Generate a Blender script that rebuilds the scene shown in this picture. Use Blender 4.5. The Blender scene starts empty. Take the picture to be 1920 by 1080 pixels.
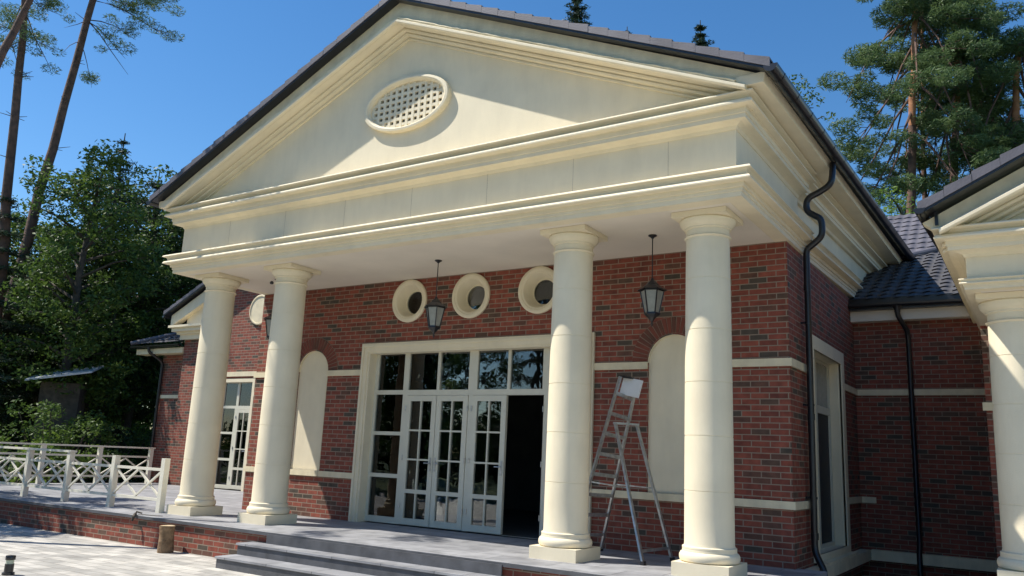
import bpy, math, random
import numpy as np
from mathutils import Vector, Matrix
from mathutils.geometry import tessellate_polygon
C = bpy.context.scene.collection
SC = bpy.context.scene
rnd = random.Random(7)
rs = np.random.RandomState(11)
PI = math.pi
# ------------------------------------------------------------------ camera, sky, sun
YAW, PITCH, ROLL, F = math.radians(33.243), math.radians(11.766), math.radians(2.563), 1521.37
CP = Vector((8.4176, -9.951, 1.2917))
fw = Vector((-math.sin(YAW)*math.cos(PITCH), math.cos(YAW)*math.cos(PITCH), math.sin(PITCH)))
r0 = Vector((math.cos(YAW), math.sin(YAW), 0)); u0 = r0.cross(fw)
rt = r0*math.cos(ROLL)+u0*math.sin(ROLL); up = u0*math.cos(ROLL)-r0*math.sin(ROLL)
cam = bpy.data.cameras.new('camera'); co = bpy.data.objects.new('camera', cam); C.objects.link(co)
m = Matrix((rt, up, -fw)).transposed().to_4x4(); m.translation = CP; co.matrix_world = m
cam.sensor_width = 36; cam.lens = F/1920*36; cam.clip_end = 2000; cam.clip_start = .05
SC.camera = co
SUN = Vector((-1.75, -1.0, 3.0)).normalized()
w = bpy.data.worlds.new('World'); SC.world = w; w.use_nodes = True
nt = w.node_tree; sk = nt.nodes.new('ShaderNodeTexSky'); sk.sky_type = 'NISHITA'; sk.sun_disc = False
sk.sun_elevation = math.asin(SUN.z); sk.sun_rotation = math.atan2(SUN.x, SUN.y)
sk.air_density = 1.0; sk.dust_density = .1; sk.ozone_density = 2.2
hs = nt.nodes.new('ShaderNodeHueSaturation'); hs.inputs['Saturation'].default_value = 1.28; nt.links.new(sk.outputs[0], hs.inputs['Color'])
nt.links.new(hs.outputs[0], nt.nodes['Background'].inputs[0]); nt.nodes['Background'].inputs[1].default_value = .122
sl = bpy.data.lights.new('sun', 'SUN'); so = bpy.data.objects.new('sun', sl); C.objects.link(so)
sl.energy = 5.0; sl.angle = math.radians(.5); sl.color = (1, .95, .86)
so.rotation_euler = SUN.to_track_quat('Z', 'Y').to_euler()
SC.view_settings.view_transform = 'Standard'; SC.view_settings.look = 'None'
SC.view_settings.gamma = 1; SC.view_settings.exposure = 0.42

def at(px, py, D):
    """world point seen in direction of pixel at horizontal distance D from the camera"""
    d = fw+rt*((px-960)/F)-up*((py-540)/F)
    return CP+d*(D/math.hypot(d.x, d.y))
# ------------------------------------------------------------------ materials
MATS = {}
def mat(name, col, rough=.6, var=.12, scale=6., bump=0., bscale=40., metal=0., spec=.5, col2=None, detail=6):
    m = bpy.data.materials.new(name); m.use_nodes = True; n = m.node_tree; b = n.nodes['Principled BSDF']
    b.inputs['Roughness'].default_value = rough; b.inputs['Metallic'].default_value = metal
    b.inputs['Specular IOR Level'].default_value = spec
    tc = n.nodes.new('ShaderNodeTexCoord'); ns = n.nodes.new('ShaderNodeTexNoise'); ns.inputs['Scale'].default_value = scale
    ns.inputs['Detail'].default_value = detail; n.links.new(tc.outputs['Object'], ns.inputs['Vector'])
    r = n.nodes.new('ShaderNodeValToRGB'); r.color_ramp.elements[0].position = .3; r.color_ramp.elements[1].position = .7
    c2 = col2 or tuple(min(1, c*(1+var)) for c in col); c1 = col if col2 else tuple(c*(1-var) for c in col)
    r.color_ramp.elements[0].color = (*c1, 1); r.color_ramp.elements[1].color = (*c2, 1)
    n.links.new(ns.outputs[0], r.inputs[0]); n.links.new(r.outputs[0], b.inputs['Base Color'])
    if bump:
        n2 = n.nodes.new('ShaderNodeTexNoise'); n2.inputs['Scale'].default_value = bscale; n2.inputs['Detail'].default_value = 5
        n.links.new(tc.outputs['Object'], n2.inputs['Vector'])
        bp_ = n.nodes.new('ShaderNodeBump'); bp_.inputs['Strength'].default_value = bump; bp_.inputs['Distance'].default_value = .02
        n.links.new(n2.outputs[0], bp_.inputs['Height']); n.links.new(bp_.outputs[0], b.inputs['Normal'])
    MATS[name] = m; return m
def wall_uv(n):
    """u along the wall, v up, from object coordinates and the face normal"""
    tc = n.nodes.new('ShaderNodeTexCoord'); g = n.nodes.new('ShaderNodeNewGeometry')
    s = n.nodes.new('ShaderNodeSeparateXYZ'); n.links.new(tc.outputs['Object'], s.inputs[0])
    s2 = n.nodes.new('ShaderNodeSeparateXYZ'); n.links.new(g.outputs['True Normal'], s2.inputs[0])
    ab = n.nodes.new('ShaderNodeMath'); ab.operation = 'ABSOLUTE'; n.links.new(s2.outputs[0], ab.inputs[0])
    gt = n.nodes.new('ShaderNodeMath'); gt.operation = 'GREATER_THAN'; gt.inputs[1].default_value = .6; n.links.new(ab.outputs[0], gt.inputs[0])
    mx = n.nodes.new('ShaderNodeMix'); n.links.new(gt.outputs[0], mx.inputs[0]); n.links.new(s.outputs[0], mx.inputs[2]); n.links.new(s.outputs[1], mx.inputs[3])
    cb = n.nodes.new('ShaderNodeCombineXYZ'); n.links.new(mx.outputs[0], cb.inputs[0]); n.links.new(s.outputs[2], cb.inputs[1])
    return cb, tc
def brick_mat(name, w=.262, h=.0832, mort=.0078):
    m = bpy.data.materials.new(name); m.use_nodes = True; n = m.node_tree; b = n.nodes['Principled BSDF']
    cb, tc = wall_uv(n)
    bk = n.nodes.new('ShaderNodeTexBrick'); bk.inputs['Scale'].default_value = 1; bk.inputs['Brick Width'].default_value = w
    bk.inputs['Row Height'].default_value = h; bk.inputs['Mortar Size'].default_value = mort; bk.inputs['Mortar Smooth'].default_value = .15
    bk.offset = .5; bk.inputs['Color1'].default_value = (0, 0, 0, 1); bk.inputs['Color2'].default_value = (1, 1, 1, 1); bk.inputs['Mortar'].default_value = (.5, .5, .5, 1)
    n.links.new(cb.outputs[0], bk.inputs['Vector'])
    r = n.nodes.new('ShaderNodeValToRGB'); cr = r.color_ramp; cr.interpolation = 'CONSTANT'
    stops = [(0, (.075, .056, .040)), (.07, (.13, .056, .036)), (.17, (.23, .056, .033)), (.5, (.182, .046, .028)), (.68, (.265, .068, .040)), (.91, (.105, .058, .038)), (.955, (.23, .056, .034))]
    cr.elements[0].position = 0; cr.elements[0].color = (*stops[0][1], 1); cr.elements[1].position = stops[1][0]; cr.elements[1].color = (*stops[1][1], 1)
    for p, c in stops[2:]:
        e = cr.elements.new(p); e.color = (*c, 1)
    n.links.new(bk.outputs['Color'], r.inputs[0])
    ns = n.nodes.new('ShaderNodeTexNoise'); ns.inputs['Scale'].default_value = 9; ns.inputs['Detail'].default_value = 8; n.links.new(tc.outputs['Object'], ns.inputs['Vector'])
    mr = n.nodes.new('ShaderNodeMapRange'); mr.inputs[1].default_value = .3; mr.inputs[2].default_value = .7; mr.inputs[3].default_value = .72; mr.inputs[4].default_value = 1.25
    n.links.new(ns.outputs[0], mr.inputs[0])
    mm = n.nodes.new('ShaderNodeMix'); mm.data_type = 'RGBA'; mm.blend_type = 'MULTIPLY'; mm.inputs[0].default_value = 1
    n.links.new(r.outputs[0], mm.inputs[6]); n.links.new(mr.outputs[0], mm.inputs[7])
    mo = n.nodes.new('ShaderNodeMix'); mo.data_type = 'RGBA'; n.links.new(bk.outputs['Fac'], mo.inputs[0]); n.links.new(mm.outputs[2], mo.inputs[6]); mo.inputs[7].default_value = (.27, .205, .15, 1)
    n.links.new(mo.outputs[2], b.inputs['Base Color']); b.inputs['Roughness'].default_value = .8
    bp_ = n.nodes.new('ShaderNodeBump'); bp_.invert = True; bp_.inputs['Strength'].default_value = .6; bp_.inputs['Distance'].default_value = .006
    n.links.new(bk.outputs['Fac'], bp_.inputs['Height']); n.links.new(bp_.outputs[0], b.inputs['Normal'])
    MATS[name] = m; return m
def paver_mat(name, c1, c2, cm, w, h, mort=.006, rough=.75):
    m = bpy.data.materials.new(name); m.use_nodes = True; n = m.node_tree; b = n.nodes['Principled BSDF']
    tc = n.nodes.new('ShaderNodeTexCoord'); bk = n.nodes.new('ShaderNodeTexBrick'); bk.inputs['Scale'].default_value = 1
    bk.inputs['Brick Width'].default_value = w; bk.inputs['Row Height'].default_value = h; bk.inputs['Mortar Size'].default_value = mort
    bk.inputs['Color1'].default_value = (*c1, 1); bk.inputs['Color2'].default_value = (*c2, 1); bk.inputs['Mortar'].default_value = (*cm, 1)
    n.links.new(tc.outputs['Object'], bk.inputs['Vector'])
    ns = n.nodes.new('ShaderNodeTexNoise'); ns.inputs['Scale'].default_value = 3.; ns.inputs['Detail'].default_value = 9; n.links.new(tc.outputs['Object'], ns.inputs['Vector'])
    mr = n.nodes.new('ShaderNodeMapRange'); mr.inputs[1].default_value = .3; mr.inputs[2].default_value = .7; mr.inputs[3].default_value = .72; mr.inputs[4].default_value = 1.2
    n.links.new(ns.outputs[0], mr.inputs[0])
    mm = n.nodes.new('ShaderNodeMix'); mm.data_type = 'RGBA'; mm.blend_type = 'MULTIPLY'; mm.inputs[0].default_value = 1
    n.links.new(bk.outputs[0], mm.inputs[6]); n.links.new(mr.outputs[0], mm.inputs[7]); n.links.new(mm.outputs[2], b.inputs['Base Color'])
    b.inputs['Roughness'].default_value = rough
    bp_ = n.nodes.new('ShaderNodeBump'); bp_.invert = True; bp_.inputs['Strength'].default_value = .5; bp_.inputs['Distance'].default_value = .006
    n.links.new(bk.outputs['Fac'], bp_.inputs['Height']); n.links.new(bp_.outputs[0], b.inputs['Normal'])
    MATS[name] = m; return m
def glass_mat(name, tint=.75, extra=.0):
    m = bpy.data.materials.new(name); m.use_nodes = True; n = m.node_tree; n.nodes.remove(n.nodes['Principled BSDF'])
    o = n.nodes['Material Output']; t = n.nodes.new('ShaderNodeBsdfTransparent'); t.inputs[0].default_value = (tint, tint*1.02, tint, 1)
    g = n.nodes.new('ShaderNodeBsdfGlossy'); g.inputs['Roughness'].default_value = .006; g.inputs[0].default_value = (.95, .97, 1, 1)
    ns = n.nodes.new('ShaderNodeTexNoise'); ns.inputs['Scale'].default_value = 2.2; tc = n.nodes.new('ShaderNodeTexCoord'); n.links.new(tc.outputs['Object'], ns.inputs['Vector'])
    bu = n.nodes.new('ShaderNodeBump'); bu.inputs['Strength'].default_value = .06; bu.inputs['Distance'].default_value = .05
    n.links.new(ns.outputs[0], bu.inputs['Height']); n.links.new(bu.outputs[0], g.inputs['Normal'])
    f = n.nodes.new('ShaderNodeFresnel'); f.inputs[0].default_value = 1.62
    a = n.nodes.new('ShaderNodeMath'); a.operation = 'ADD'; a.use_clamp = True; a.inputs[1].default_value = extra; n.links.new(f.outputs[0], a.inputs[0])
    mx = n.nodes.new('ShaderNodeMixShader'); n.links.new(a.outputs[0], mx.inputs[0]); n.links.new(t.outputs[0], mx.inputs[1]); n.links.new(g.outputs[0], mx.inputs[2])
    n.links.new(mx.outputs[0], o.inputs[0]); MATS[name] = m; return m
def leaf_mat(name, c1, c2, c3, trans=.35):
    m = bpy.data.materials.new(name); m.use_nodes = True; n = m.node_tree; b = n.nodes['Principled BSDF']; o = n.nodes['Material Output']
    tc = n.nodes.new('ShaderNodeTexCoord'); ns = n.nodes.new('ShaderNodeTexNoise'); ns.inputs['Scale'].default_value = 1.4; ns.inputs['Detail'].default_value = 8; ns.inputs['Roughness'].default_value = .75
    n.links.new(tc.outputs['Object'], ns.inputs['Vector'])
    r = n.nodes.new('ShaderNodeValToRGB'); e = r.color_ramp.elements; e[0].position = .34; e[0].color = (*c1, 1); e[1].position = .68; e[1].color = (*c3, 1)
    q = e.new(.5); q.color = (*c2, 1); n.links.new(ns.outputs[0], r.inputs[0])
    n.links.new(r.outputs[0], b.inputs['Base Color']); b.inputs['Roughness'].default_value = .55; b.inputs['Specular IOR Level'].default_value = .35
    t = n.nodes.new('ShaderNodeBsdfTranslucent'); n.links.new(r.outputs[0], t.inputs[0])
    mx = n.nodes.new('ShaderNodeMixShader'); mx.inputs[0].default_value = trans
    n.links.new(b.outputs[0], mx.inputs[1]); n.links.new(t.outputs[0], mx.inputs[2]); n.links.new(mx.outputs[0], o.inputs[0]); MATS[name] = m; return m

def weather(m, lo=.95):
    n = m.node_tree; b = n.nodes['Principled BSDF']; src = b.inputs['Base Color'].links[0].from_socket
    tc = n.nodes.new('ShaderNodeTexCoord'); mp = n.nodes.new('ShaderNodeMapping'); mp.inputs['Scale'].default_value = (2.2, 2.2, .5); n.links.new(tc.outputs['Object'], mp.inputs[0])
    ns = n.nodes.new('ShaderNodeTexNoise'); ns.inputs['Scale'].default_value = 1.6; ns.inputs['Detail'].default_value = 7; ns.inputs['Roughness'].default_value = .65; n.links.new(mp.outputs[0], ns.inputs['Vector'])
    mr = n.nodes.new('ShaderNodeMapRange'); mr.inputs[1].default_value = .36; mr.inputs[2].default_value = .56; mr.inputs[3].default_value = lo; mr.inputs[4].default_value = 1.0; n.links.new(ns.outputs[0], mr.inputs[0])
    mm = n.nodes.new('ShaderNodeMix'); mm.data_type = 'RGBA'; mm.blend_type = 'MULTIPLY'; mm.inputs[0].default_value = 1; n.links.new(src, mm.inputs[6]); n.links.new(mr.outputs[0], mm.inputs[7]); n.links.new(mm.outputs[2], b.inputs['Base Color']); return m
STONE = mat('cream_stone', (.80, .705, .51), .7, .045, 2.2, .12, 90)
STONE2 = mat('cream_stone_worn', (.77, .67, .46), .75, .09, 5, .25, 60)
weather(STONE); weather(STONE2, .9)
SOFF = mat('soffit_plaster', (.76, .69, .58), .85, .05, 1.5)
BR = brick_mat('red_brick')
ARCHB = mat('arch_brick', (.085, .045, .03), .8, .2, 5, .3, 60, col2=(.19, .05, .03))
MORT = mat('mortar', (.28, .215, .16), .9, .1, 8)
SLATE = paver_mat('slate_slab', (.25, .25, .26), (.33, .33, .34), (.11, .11, .115), .9, .45, .007, .6)
SLATED = mat('slate_edge', (.085, .087, .095), .6, .25, 5, .1, 60)
PAVE = paver_mat('concrete_paver', (.54, .51, .455), (.34, .325, .295), (.22, .2, .17), .42, .21, .007)
GRASS = mat('lawn', (.035, .06, .016), .9, .3, 2.5, col2=(.09, .12, .035))
WOODW = mat('cream_painted_wood', (.74, .70, .58), .5, .05, 5)
PVC = mat('cream_frame', (.64, .61, .49), .4, .04, 3)
BLACK = mat('black_metal', (.012, .012, .015), .32, .2, 8, spec=.6)
TILE = mat('dark_roof_tile', (.07, .068, .074), .68, .25, 4, .15, 50)
TILE2 = mat('verge_tile', (.115, .108, .125), .55, .22, 2.3, .15, 50)
ALU = mat('aluminium', (.50, .50, .49), .38, .25, 14, .1, 60, metal=.85)
WHITE = mat('white_plastic', (.78, .77, .74), .5, .05, 5)
GLASS = glass_mat('window_glass')
LGLASS = mat('frosted_lantern_glass', (.32, .32, .28), .25, .12, 12)
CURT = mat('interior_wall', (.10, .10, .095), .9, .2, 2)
DARKF = mat('dark_screen', (.03, .03, .033), .6, .2, 8)
BLIND_VENTSHADE = mat('grey_blind_and_vent_shade', (.20, .195, .17), .8, .1, 2)
BARK = mat('pine_bark', (.07, .045, .035), .9, .3, 5, .8, 14, col2=(.18, .10, .07))
BARKO = mat('orange_pine_bark', (.26, .11, .05), .9, .3, 5, .6, 14, col2=(.42, .20, .10))
BARKD = mat('dark_bark', (.05, .042, .034), .9, .3, 6, .6, 14, col2=(.11, .09, .07))
LOG = mat('cut_log_bark', (.12, .07, .035), .9, .3, 9, .9, 22, col2=(.34, .22, .12))
LOGE = mat('cut_log_end', (.55, .42, .26), .8, .12, 20)
LEAF = leaf_mat('broad_leaf', (.03, .058, .014), (.08, .14, .026), (.17, .24, .05))
LEAFL = leaf_mat('light_leaf', (.06, .11, .02), (.14, .23, .035), (.26, .35, .06))
LEAFD = leaf_mat('dark_leaf', (.018, .038, .012), (.045, .085, .022), (.10, .15, .038))
NEED = leaf_mat('pine_needle', (.055, .10, .046), (.11, .17, .065), (.17, .235, .085), .35)
NEEDD = leaf_mat('spruce_needle', (.014, .032, .02), (.03, .055, .03), (.055, .09, .045), .2)
METALR = mat('pale_metal_roof', (.62, .64, .66), .4, .08, 2)
# ------------------------------------------------------------------ mesh builder
class MB:
    def __init__(s): s.v = []; s.f = []; s.sm = []
    def add(s, V, Fs, smooth=False):
        o = len(s.v); s.v += [tuple(p) for p in V]; s.f += [tuple(i+o for i in f) for f in Fs]; s.sm += [smooth]*len(Fs); return s
    def box(s, a, b):
        x0, y0, z0 = a; x1, y1, z1 = b
        x0, x1 = min(x0, x1), max(x0, x1); y0, y1 = min(y0, y1), max(y0, y1); z0, z1 = min(z0, z1), max(z0, z1)
        V = [(x0, y0, z0), (x1, y0, z0), (x1, y1, z0), (x0, y1, z0), (x0, y0, z1), (x1, y0, z1), (x1, y1, z1), (x0, y1, z1)]
        return s.add(V, [(3, 2, 1, 0), (4, 5, 6, 7), (0, 1, 5, 4), (1, 2, 6, 5), (2, 3, 7, 6), (3, 0, 4, 7)])
    def bar(s, p, q, w, d, upv=(0, 0, 1)):
        p = Vector(p); q = Vector(q); t = (q-p).normalized(); u = Vector(upv)
        if abs(t.dot(u)) > .98: u = Vector((0, 1, 0))
        a = t.cross(u).normalized(); b = a.cross(t).normalized()
        V = [e+a*(i*w/2)+b*(j*d/2) for e in (p, q) for i, j in ((-1, -1), (1, -1), (1, 1), (-1, 1))]
        return s.add(V, [(0, 1, 2, 3), (7, 6, 5, 4), (0, 4, 5, 1), (1, 5, 6, 2), (2, 6, 7, 3), (3, 7, 4, 0)])
    def tube(s, pts, rad, n=10, caps=True):
        pts = [Vector(p) for p in pts]; V = []; Fs = []
        if not hasattr(rad, '__len__'): rad = [rad]*len(pts)
        ref = Vector((.31, .95, .05)).normalized()
        for i, p in enumerate(pts):
            t = (pts[min(i+1, len(pts)-1)]-pts[max(i-1, 0)]).normalized()
            a = t.cross(ref)
            if a.length < .05: a = t.cross(Vector((1, 0, 0)))
            a.normalize(); b = t.cross(a)
            for k in range(n):
                g = 2*PI*k/n; V.append(p+(a*math.cos(g)+b*math.sin(g))*rad[i])
        for i in range(len(pts)-1):
            for k in range(n): Fs.append((i*n+k, i*n+(k+1) % n, (i+1)*n+(k+1) % n, (i+1)*n+k))
        s.add(V, Fs, True)
        if caps:
            s.add(V[:n], [tuple(range(n))][::1]); s.add(V[-n:], [tuple(reversed(range(n)))])
        return s
    def lathe(s, prof, c=(0, 0, 0), n=40, smooth=True, caps=True, rot=0):
        V = []; Fs = []
        for r, z in prof:
            for k in range(n):
                g = 2*PI*k/n+rot; V.append((c[0]+r*math.cos(g), c[1]+r*math.sin(g), c[2]+z))
        for i in range(len(prof)-1):
            for k in range(n): Fs.append((i*n+k, i*n+(k+1) % n, (i+1)*n+(k+1) % n, (i+1)*n+k))
        s.add(V, Fs, smooth)
        if caps:
            s.add(V[:n], [tuple(reversed(range(n)))]); s.add(V[-n:], [tuple(range(n))])
        return s
    def build(s, name, m, parent=None, ang=30):
        me = bpy.data.meshes.new(name); me.from_pydata(s.v, [], s.f); me.polygons.foreach_set('use_smooth', s.sm)
        me.materials.append(m)
        import bmesh
        bm = bmesh.new(); bm.from_mesh(me); bmesh.ops.recalc_face_normals(bm, faces=bm.faces); bm.to_mesh(me); bm.free()
        if any(s.sm):
            me.set_sharp_from_angle(angle=math.radians(ang)) if hasattr(me, 'set_sharp_from_angle') else None
        me.update(); o = bpy.data.objects.new(name, me); C.objects.link(o)
        if parent: o.parent = parent
        return o
def box(name, m, a, b, parent=None): return MB().box(a, b).build(name, m, parent)
def tag(o, label=None, cat=None, group=None, kind=None):
    if label: o['label'] = label
    if cat: o['category'] = cat
    if group: o['group'] = group
    if kind: o['kind'] = kind
    return o
def empty(name, loc, rz=0, label=None, cat=None, group=None):
    o = bpy.data.objects.new(name, None); C.objects.link(o); o.location = loc; o.rotation_euler = (0, 0, rz); o.empty_display_size = .2
    return tag(o, label, cat, group)
def copy_tree(o, parent=None):
    c = o.copy(); C.objects.link(c); c.parent = parent
    for ch in list(o.children): copy_tree(ch, c)
    return c
def plate(mb, loops, f0, f1):
    """solid plate: loops are 2D outlines (outer first, holes after); f0/f1 map (u,v) to the front and back points"""
    tri = tessellate_polygon([[Vector((u, v, 0)) for u, v in l] for l in loops])
    flat = [p for l in loops for p in l]; n = len(flat)
    V = [f0(*p) for p in flat]+[f1(*p) for p in flat]; Fs = [tuple(t) for t in tri]+[tuple(i+n for i in reversed(t)) for t in tri]
    o = 0
    for l in loops:
        k = len(l)
        for i in range(k): Fs.append((o+i, o+(i+1) % k, n+o+(i+1) % k, n+o+i))
        o += k
    mb.add(V, Fs); return mb
def rect(x0, z0, x1, z1): return [(x0, z0), (x1, z0), (x1, z1), (x0, z1)]
def circ(cx, cz, rx, rz=None, n=40, rev=False):
    rz = rz or rx; return [(cx+rx*math.cos(2*PI*k/n), cz+rz*math.sin(2*PI*k/n)) for k in range(n)]
def archloop(cx, hw, z0, zs, n=20):
    return [(cx-hw, z0), (cx+hw, z0)]+[(cx+hw*math.cos(PI*k/n), zs+hw*math.sin(PI*k/n)) for k in range(n+1)]
def sweep_U(prof, X, Y, yend, skew=0.):
    """moulding that runs back-left, front, back-right with mitred corners; prof = (out, z)"""
    mb = MB(); P = []
    for d, z in prof: P.append([(-X-d, yend, z), (-X-d, Y-d, z), (X+d, Y-d, z), (X+d+skew*(yend-Y), yend, z)])
    V = [p for row in P for p in row]; Fs = []; k = len(prof)
    for i in range(k-1):
        for j in range(3): Fs.append((i*4+j, i*4+j+1, (i+1)*4+j+1, (i+1)*4+j))
    # inner back faces so that it is solid
    V2 = [(-X+.12, yend, prof[0][1]), (-X+.12, Y+.12, prof[0][1]), (X-.12, Y+.12, prof[0][1]), (X-.12, yend, prof[0][1])]
    V3 = [(-X+.12, yend, prof[-1][1]), (-X+.12, Y+.12, prof[-1][1]), (X-.12, Y+.12, prof[-1][1]), (X-.12, yend, prof[-1][1])]
    a = len(V); V += V2+V3
    for j in range(3):
        Fs.append((j, j+1, a+j+1, a+j)); Fs.append(((k-1)*4+j, (k-1)*4+j+1, a+4+j+1, a+4+j)); Fs.append((a+j, a+j+1, a+4+j+1, a+4+j))
    for j in (0, 3): Fs.append(tuple([i*4+j for i in range(k)]+[a+4+j, a+j]))
    mb.add(V, Fs); return mb
def sweep_line(prof, p, q, out, upv=(0, 0, 1), m0=0., m1=0.):
    """straight moulding from p to q; prof=(out, up); m0/m1 shear ends along the run per unit of up"""
    p = Vector(p); q = Vector(q); t = (q-p).normalized(); o = Vector(out); u = Vector(upv); k = len(prof)
    V = [p+o*d+u*z+t*(m0*z) for d, z in prof]+[q+o*d+u*z+t*(m1*z) for d, z in prof]
    Fs = [(i, (i+1) % k, k+(i+1) % k, k+i) for i in range(k)]+[tuple(range(k)), tuple(range(2*k-1, k-1, -1))]
    return MB().add(V, Fs)

# ------------------------------------------------------------------ ground, terrace
GZ = -.5
g = MB().add([(-400, -400, GZ-.01), (400, -400, GZ-.01), (400, 400, GZ-.01), (-400, 400, GZ-.01)], [(0, 1, 2, 3)]).build('ground', GRASS); tag(g, kind='structure')
g = MB().add([(-19, -14, GZ), (22, -14, GZ), (22, 6.4, GZ), (-19, 6.4, GZ)], [(0, 1, 2, 3)]).build('paved_yard', PAVE); tag(g, kind='structure')
g = MB().add([(-19, -.98, GZ+.004), (-16, -.98, GZ+.004), (-16, 6.4, GZ+.004), (-19, 6.4, GZ+.004)], [(0, 1, 2, 3)]).build('lawn', GRASS); tag(g, kind='structure')
ter = empty('terrace', (0, 0, 0), 0, 'raised terrace with grey slate floor on a red brick plinth in front of the house', 'terrace')
YE = -1.03; TXR = 5.9
b = MB(); b.box((-15.25, YE+.04, GZ-.01), (TXR-.04, 1.5, -.052)); b.box((-15.25, 1.5, GZ-.01), (-5.7, 6.3, -.052)); b.build('brick_plinth', BR, ter)
b = MB(); b.box((-15.3, YE, -.05), (TXR, 1.75, 0)); b.build('floor_slab', SLATE, ter)
b = MB(); b.box((-15.3, 1.752, -.05), (-5.6, 6.6, 0)); b.build('floor_slab', SLATE, ter)
b = MB(); b.box((-15.3, YE-.006, -.054), (TXR, YE+.05, -.004)); b.build('edge_strip', SLATED, ter)
# steps
st = empty('front_steps', (0, -1.3, GZ), 0, 'wide dark slate steps leading up to the columned porch', 'steps')
for (x0, x1, y0, z) in ((-2.02, 2.62, -1.36, -.165), (-2.02, 2.62, -1.72, -.333)):
    b = MB(); b.box((x0, y0-(-1.3), z-.03-GZ), (x1, YE-.01+1.3, z-GZ)); o = b.build('tread', SLATE, st)
    b = MB(); b.box((x0+.02, y0+.02+1.3, 0), (x1-.02, YE-.012+1.3, z-.032-GZ)); o = b.build('riser', SLATED, st)
b = MB(); b.box((-1.70, YE-.028+1.3, .33), (2.62, YE-.008+1.3, .47)); b.build('riser', SLATED, st)

# ------------------------------------------------------------------ the house
house = empty('house', (0, 0, 0), 0, 'red brick house with cream classical pediment, four round columns and dark tiled roofs', 'house')
XW, W, H = 5.53, 1.58, 4.5
# front wall with openings
holes = [rect(-2.38, -.02, 2.38, 3.2), archloop(-3.83, .42, .82, 2.80), archloop(3.83, .42, .82, 2.80)]
for x in (-1.42, 0, 1.42): holes.append(circ(x, 4.09, .33))
mb = MB(); plate(mb, [rect(-XW, -.6, XW, 4.505)]+holes, lambda u, v: (u, W, v), lambda u, v: (u, W+.32, v)); mb.build('front_wall', BR, house)
# right side wall
mb = MB(); plate(mb, [[(1.9, -.6), (6.6, -.6), (6.6, 4.505), (1.9, 4.505)], rect(2.75, .05, 4.95, 3.2)], lambda u, v: (XW, u, v), lambda u, v: (XW-.32, u, v)); mb.build('side_wall', BR, house)
box('side_wall', BR, (-XW, 1.9, -.6), (-XW+.3, 12.0, 4.505), house)
# quoin-less corner filler is the wall itself; interior room
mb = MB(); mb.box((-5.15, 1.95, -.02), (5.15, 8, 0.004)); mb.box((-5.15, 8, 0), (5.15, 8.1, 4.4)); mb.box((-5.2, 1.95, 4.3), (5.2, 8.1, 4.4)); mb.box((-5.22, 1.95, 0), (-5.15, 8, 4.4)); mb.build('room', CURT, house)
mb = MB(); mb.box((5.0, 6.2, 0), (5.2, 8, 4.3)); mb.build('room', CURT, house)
# bands
def band(name, segs, z0, z1, par=house):
    for a, b_ in segs: box(name, STONE2, (*a, z0), (*b_, z1), par)
P_ = .035
for z0, z1 in ((2.70, 2.81), (.765, .87)):
    e = 0 if z0 > 2 else .02
    band('stone_band', [((-XW-P_, W-P_), (-4.25, W-.003)), ((-3.41, W-P_), (-2.502, W-.003)), ((2.502, W-P_), (3.41, W-.003)), ((4.25, W-P_), (XW+P_, W-.003))], z0, z1)
    band('stone_band', [((XW+.003, W-.003), (XW+P_, 2.63)), ((XW+.003, 5.07), (XW+P_, 6.316))], z0, z1)
for cx in (-3.83, 3.83): box('niche_sill', STONE2, (cx-.419, W-.045, .765), (cx+.419, W-.003, .87), house)
# niches: concave plastered recess
for cx in (-3.83, 3.83):
    mb = MB(); plate(mb, [archloop(cx, .419, .83, 2.80)], lambda u, v: (u, W+.035, v), lambda u, v: (u, W+.06, v)); o = mb.build('niche_panel', STONE, house)
    mb = MB(); lo = archloop(cx, .4195, .871, 2.80); li = archloop(cx, .409, .871, 2.80)
    lo = [lo[0]]+lo[:0:-1]; li = [li[0]]+li[:0:-1]
    plate(mb, [lo[1:]+[lo[0]] + [li[0]]+li[:0:-1]], lambda u, v: (u, W-.004, v), lambda u, v: (u, W+.034, v)); mb.build('niche_edge', STONE2, house)
    # radial brick arch over the niche
    mb = MB(); mb2 = MB(); nb = 25; r1, r2 = .435, .675
    for k in range(nb):
        g0 = PI*(k+.10)/nb; g1 = PI*(k+.90)/nb
        pts = [(r1, g0), (r2, g0), (r2, g1), (r1, g1)]
        yy = W-.012-rnd.random()*.004
        V = [(cx+r*math.cos(g), y, 2.81+r*math.sin(g)) for y in (yy, W+.02) for r, g in pts]
        mb.add(V, [(0, 1, 2, 3), (7, 6, 5, 4), (0, 4, 5, 1), (1, 5, 6, 2), (2, 6, 7, 3), (3, 7, 4, 0)])
    o = mb.build('brick_arch', ARCHB, house)
    o.data.materials.append(mat('arch_brick_b', (.19, .05, .03), .8, .15, 6, .3, 60)); 
    for i, p in enumerate(o.data.polygons): p.material_index = 1 if rnd.random() < .5 and True else 0
    for k in range(nb):
        mi = 1 if rnd.random() < .55 else 0
        for j in range(6): o.data.polygons[k*6+j].material_index = mi
    outer = [(cx+.68*math.cos(PI*k/30), 2.812+.68*math.sin(PI*k/30)) for k in range(31)]+[(cx+.43*math.cos(PI*k/30), 2.812+.43*math.sin(PI*k/30)) for k in range(30, -1, -1)]
    plate(mb2, [outer], lambda u, v: (u, W-.006, v), lambda u, v: (u, W+.01, v)); mb2.build('arch_mortar', MORT, house)
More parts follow.
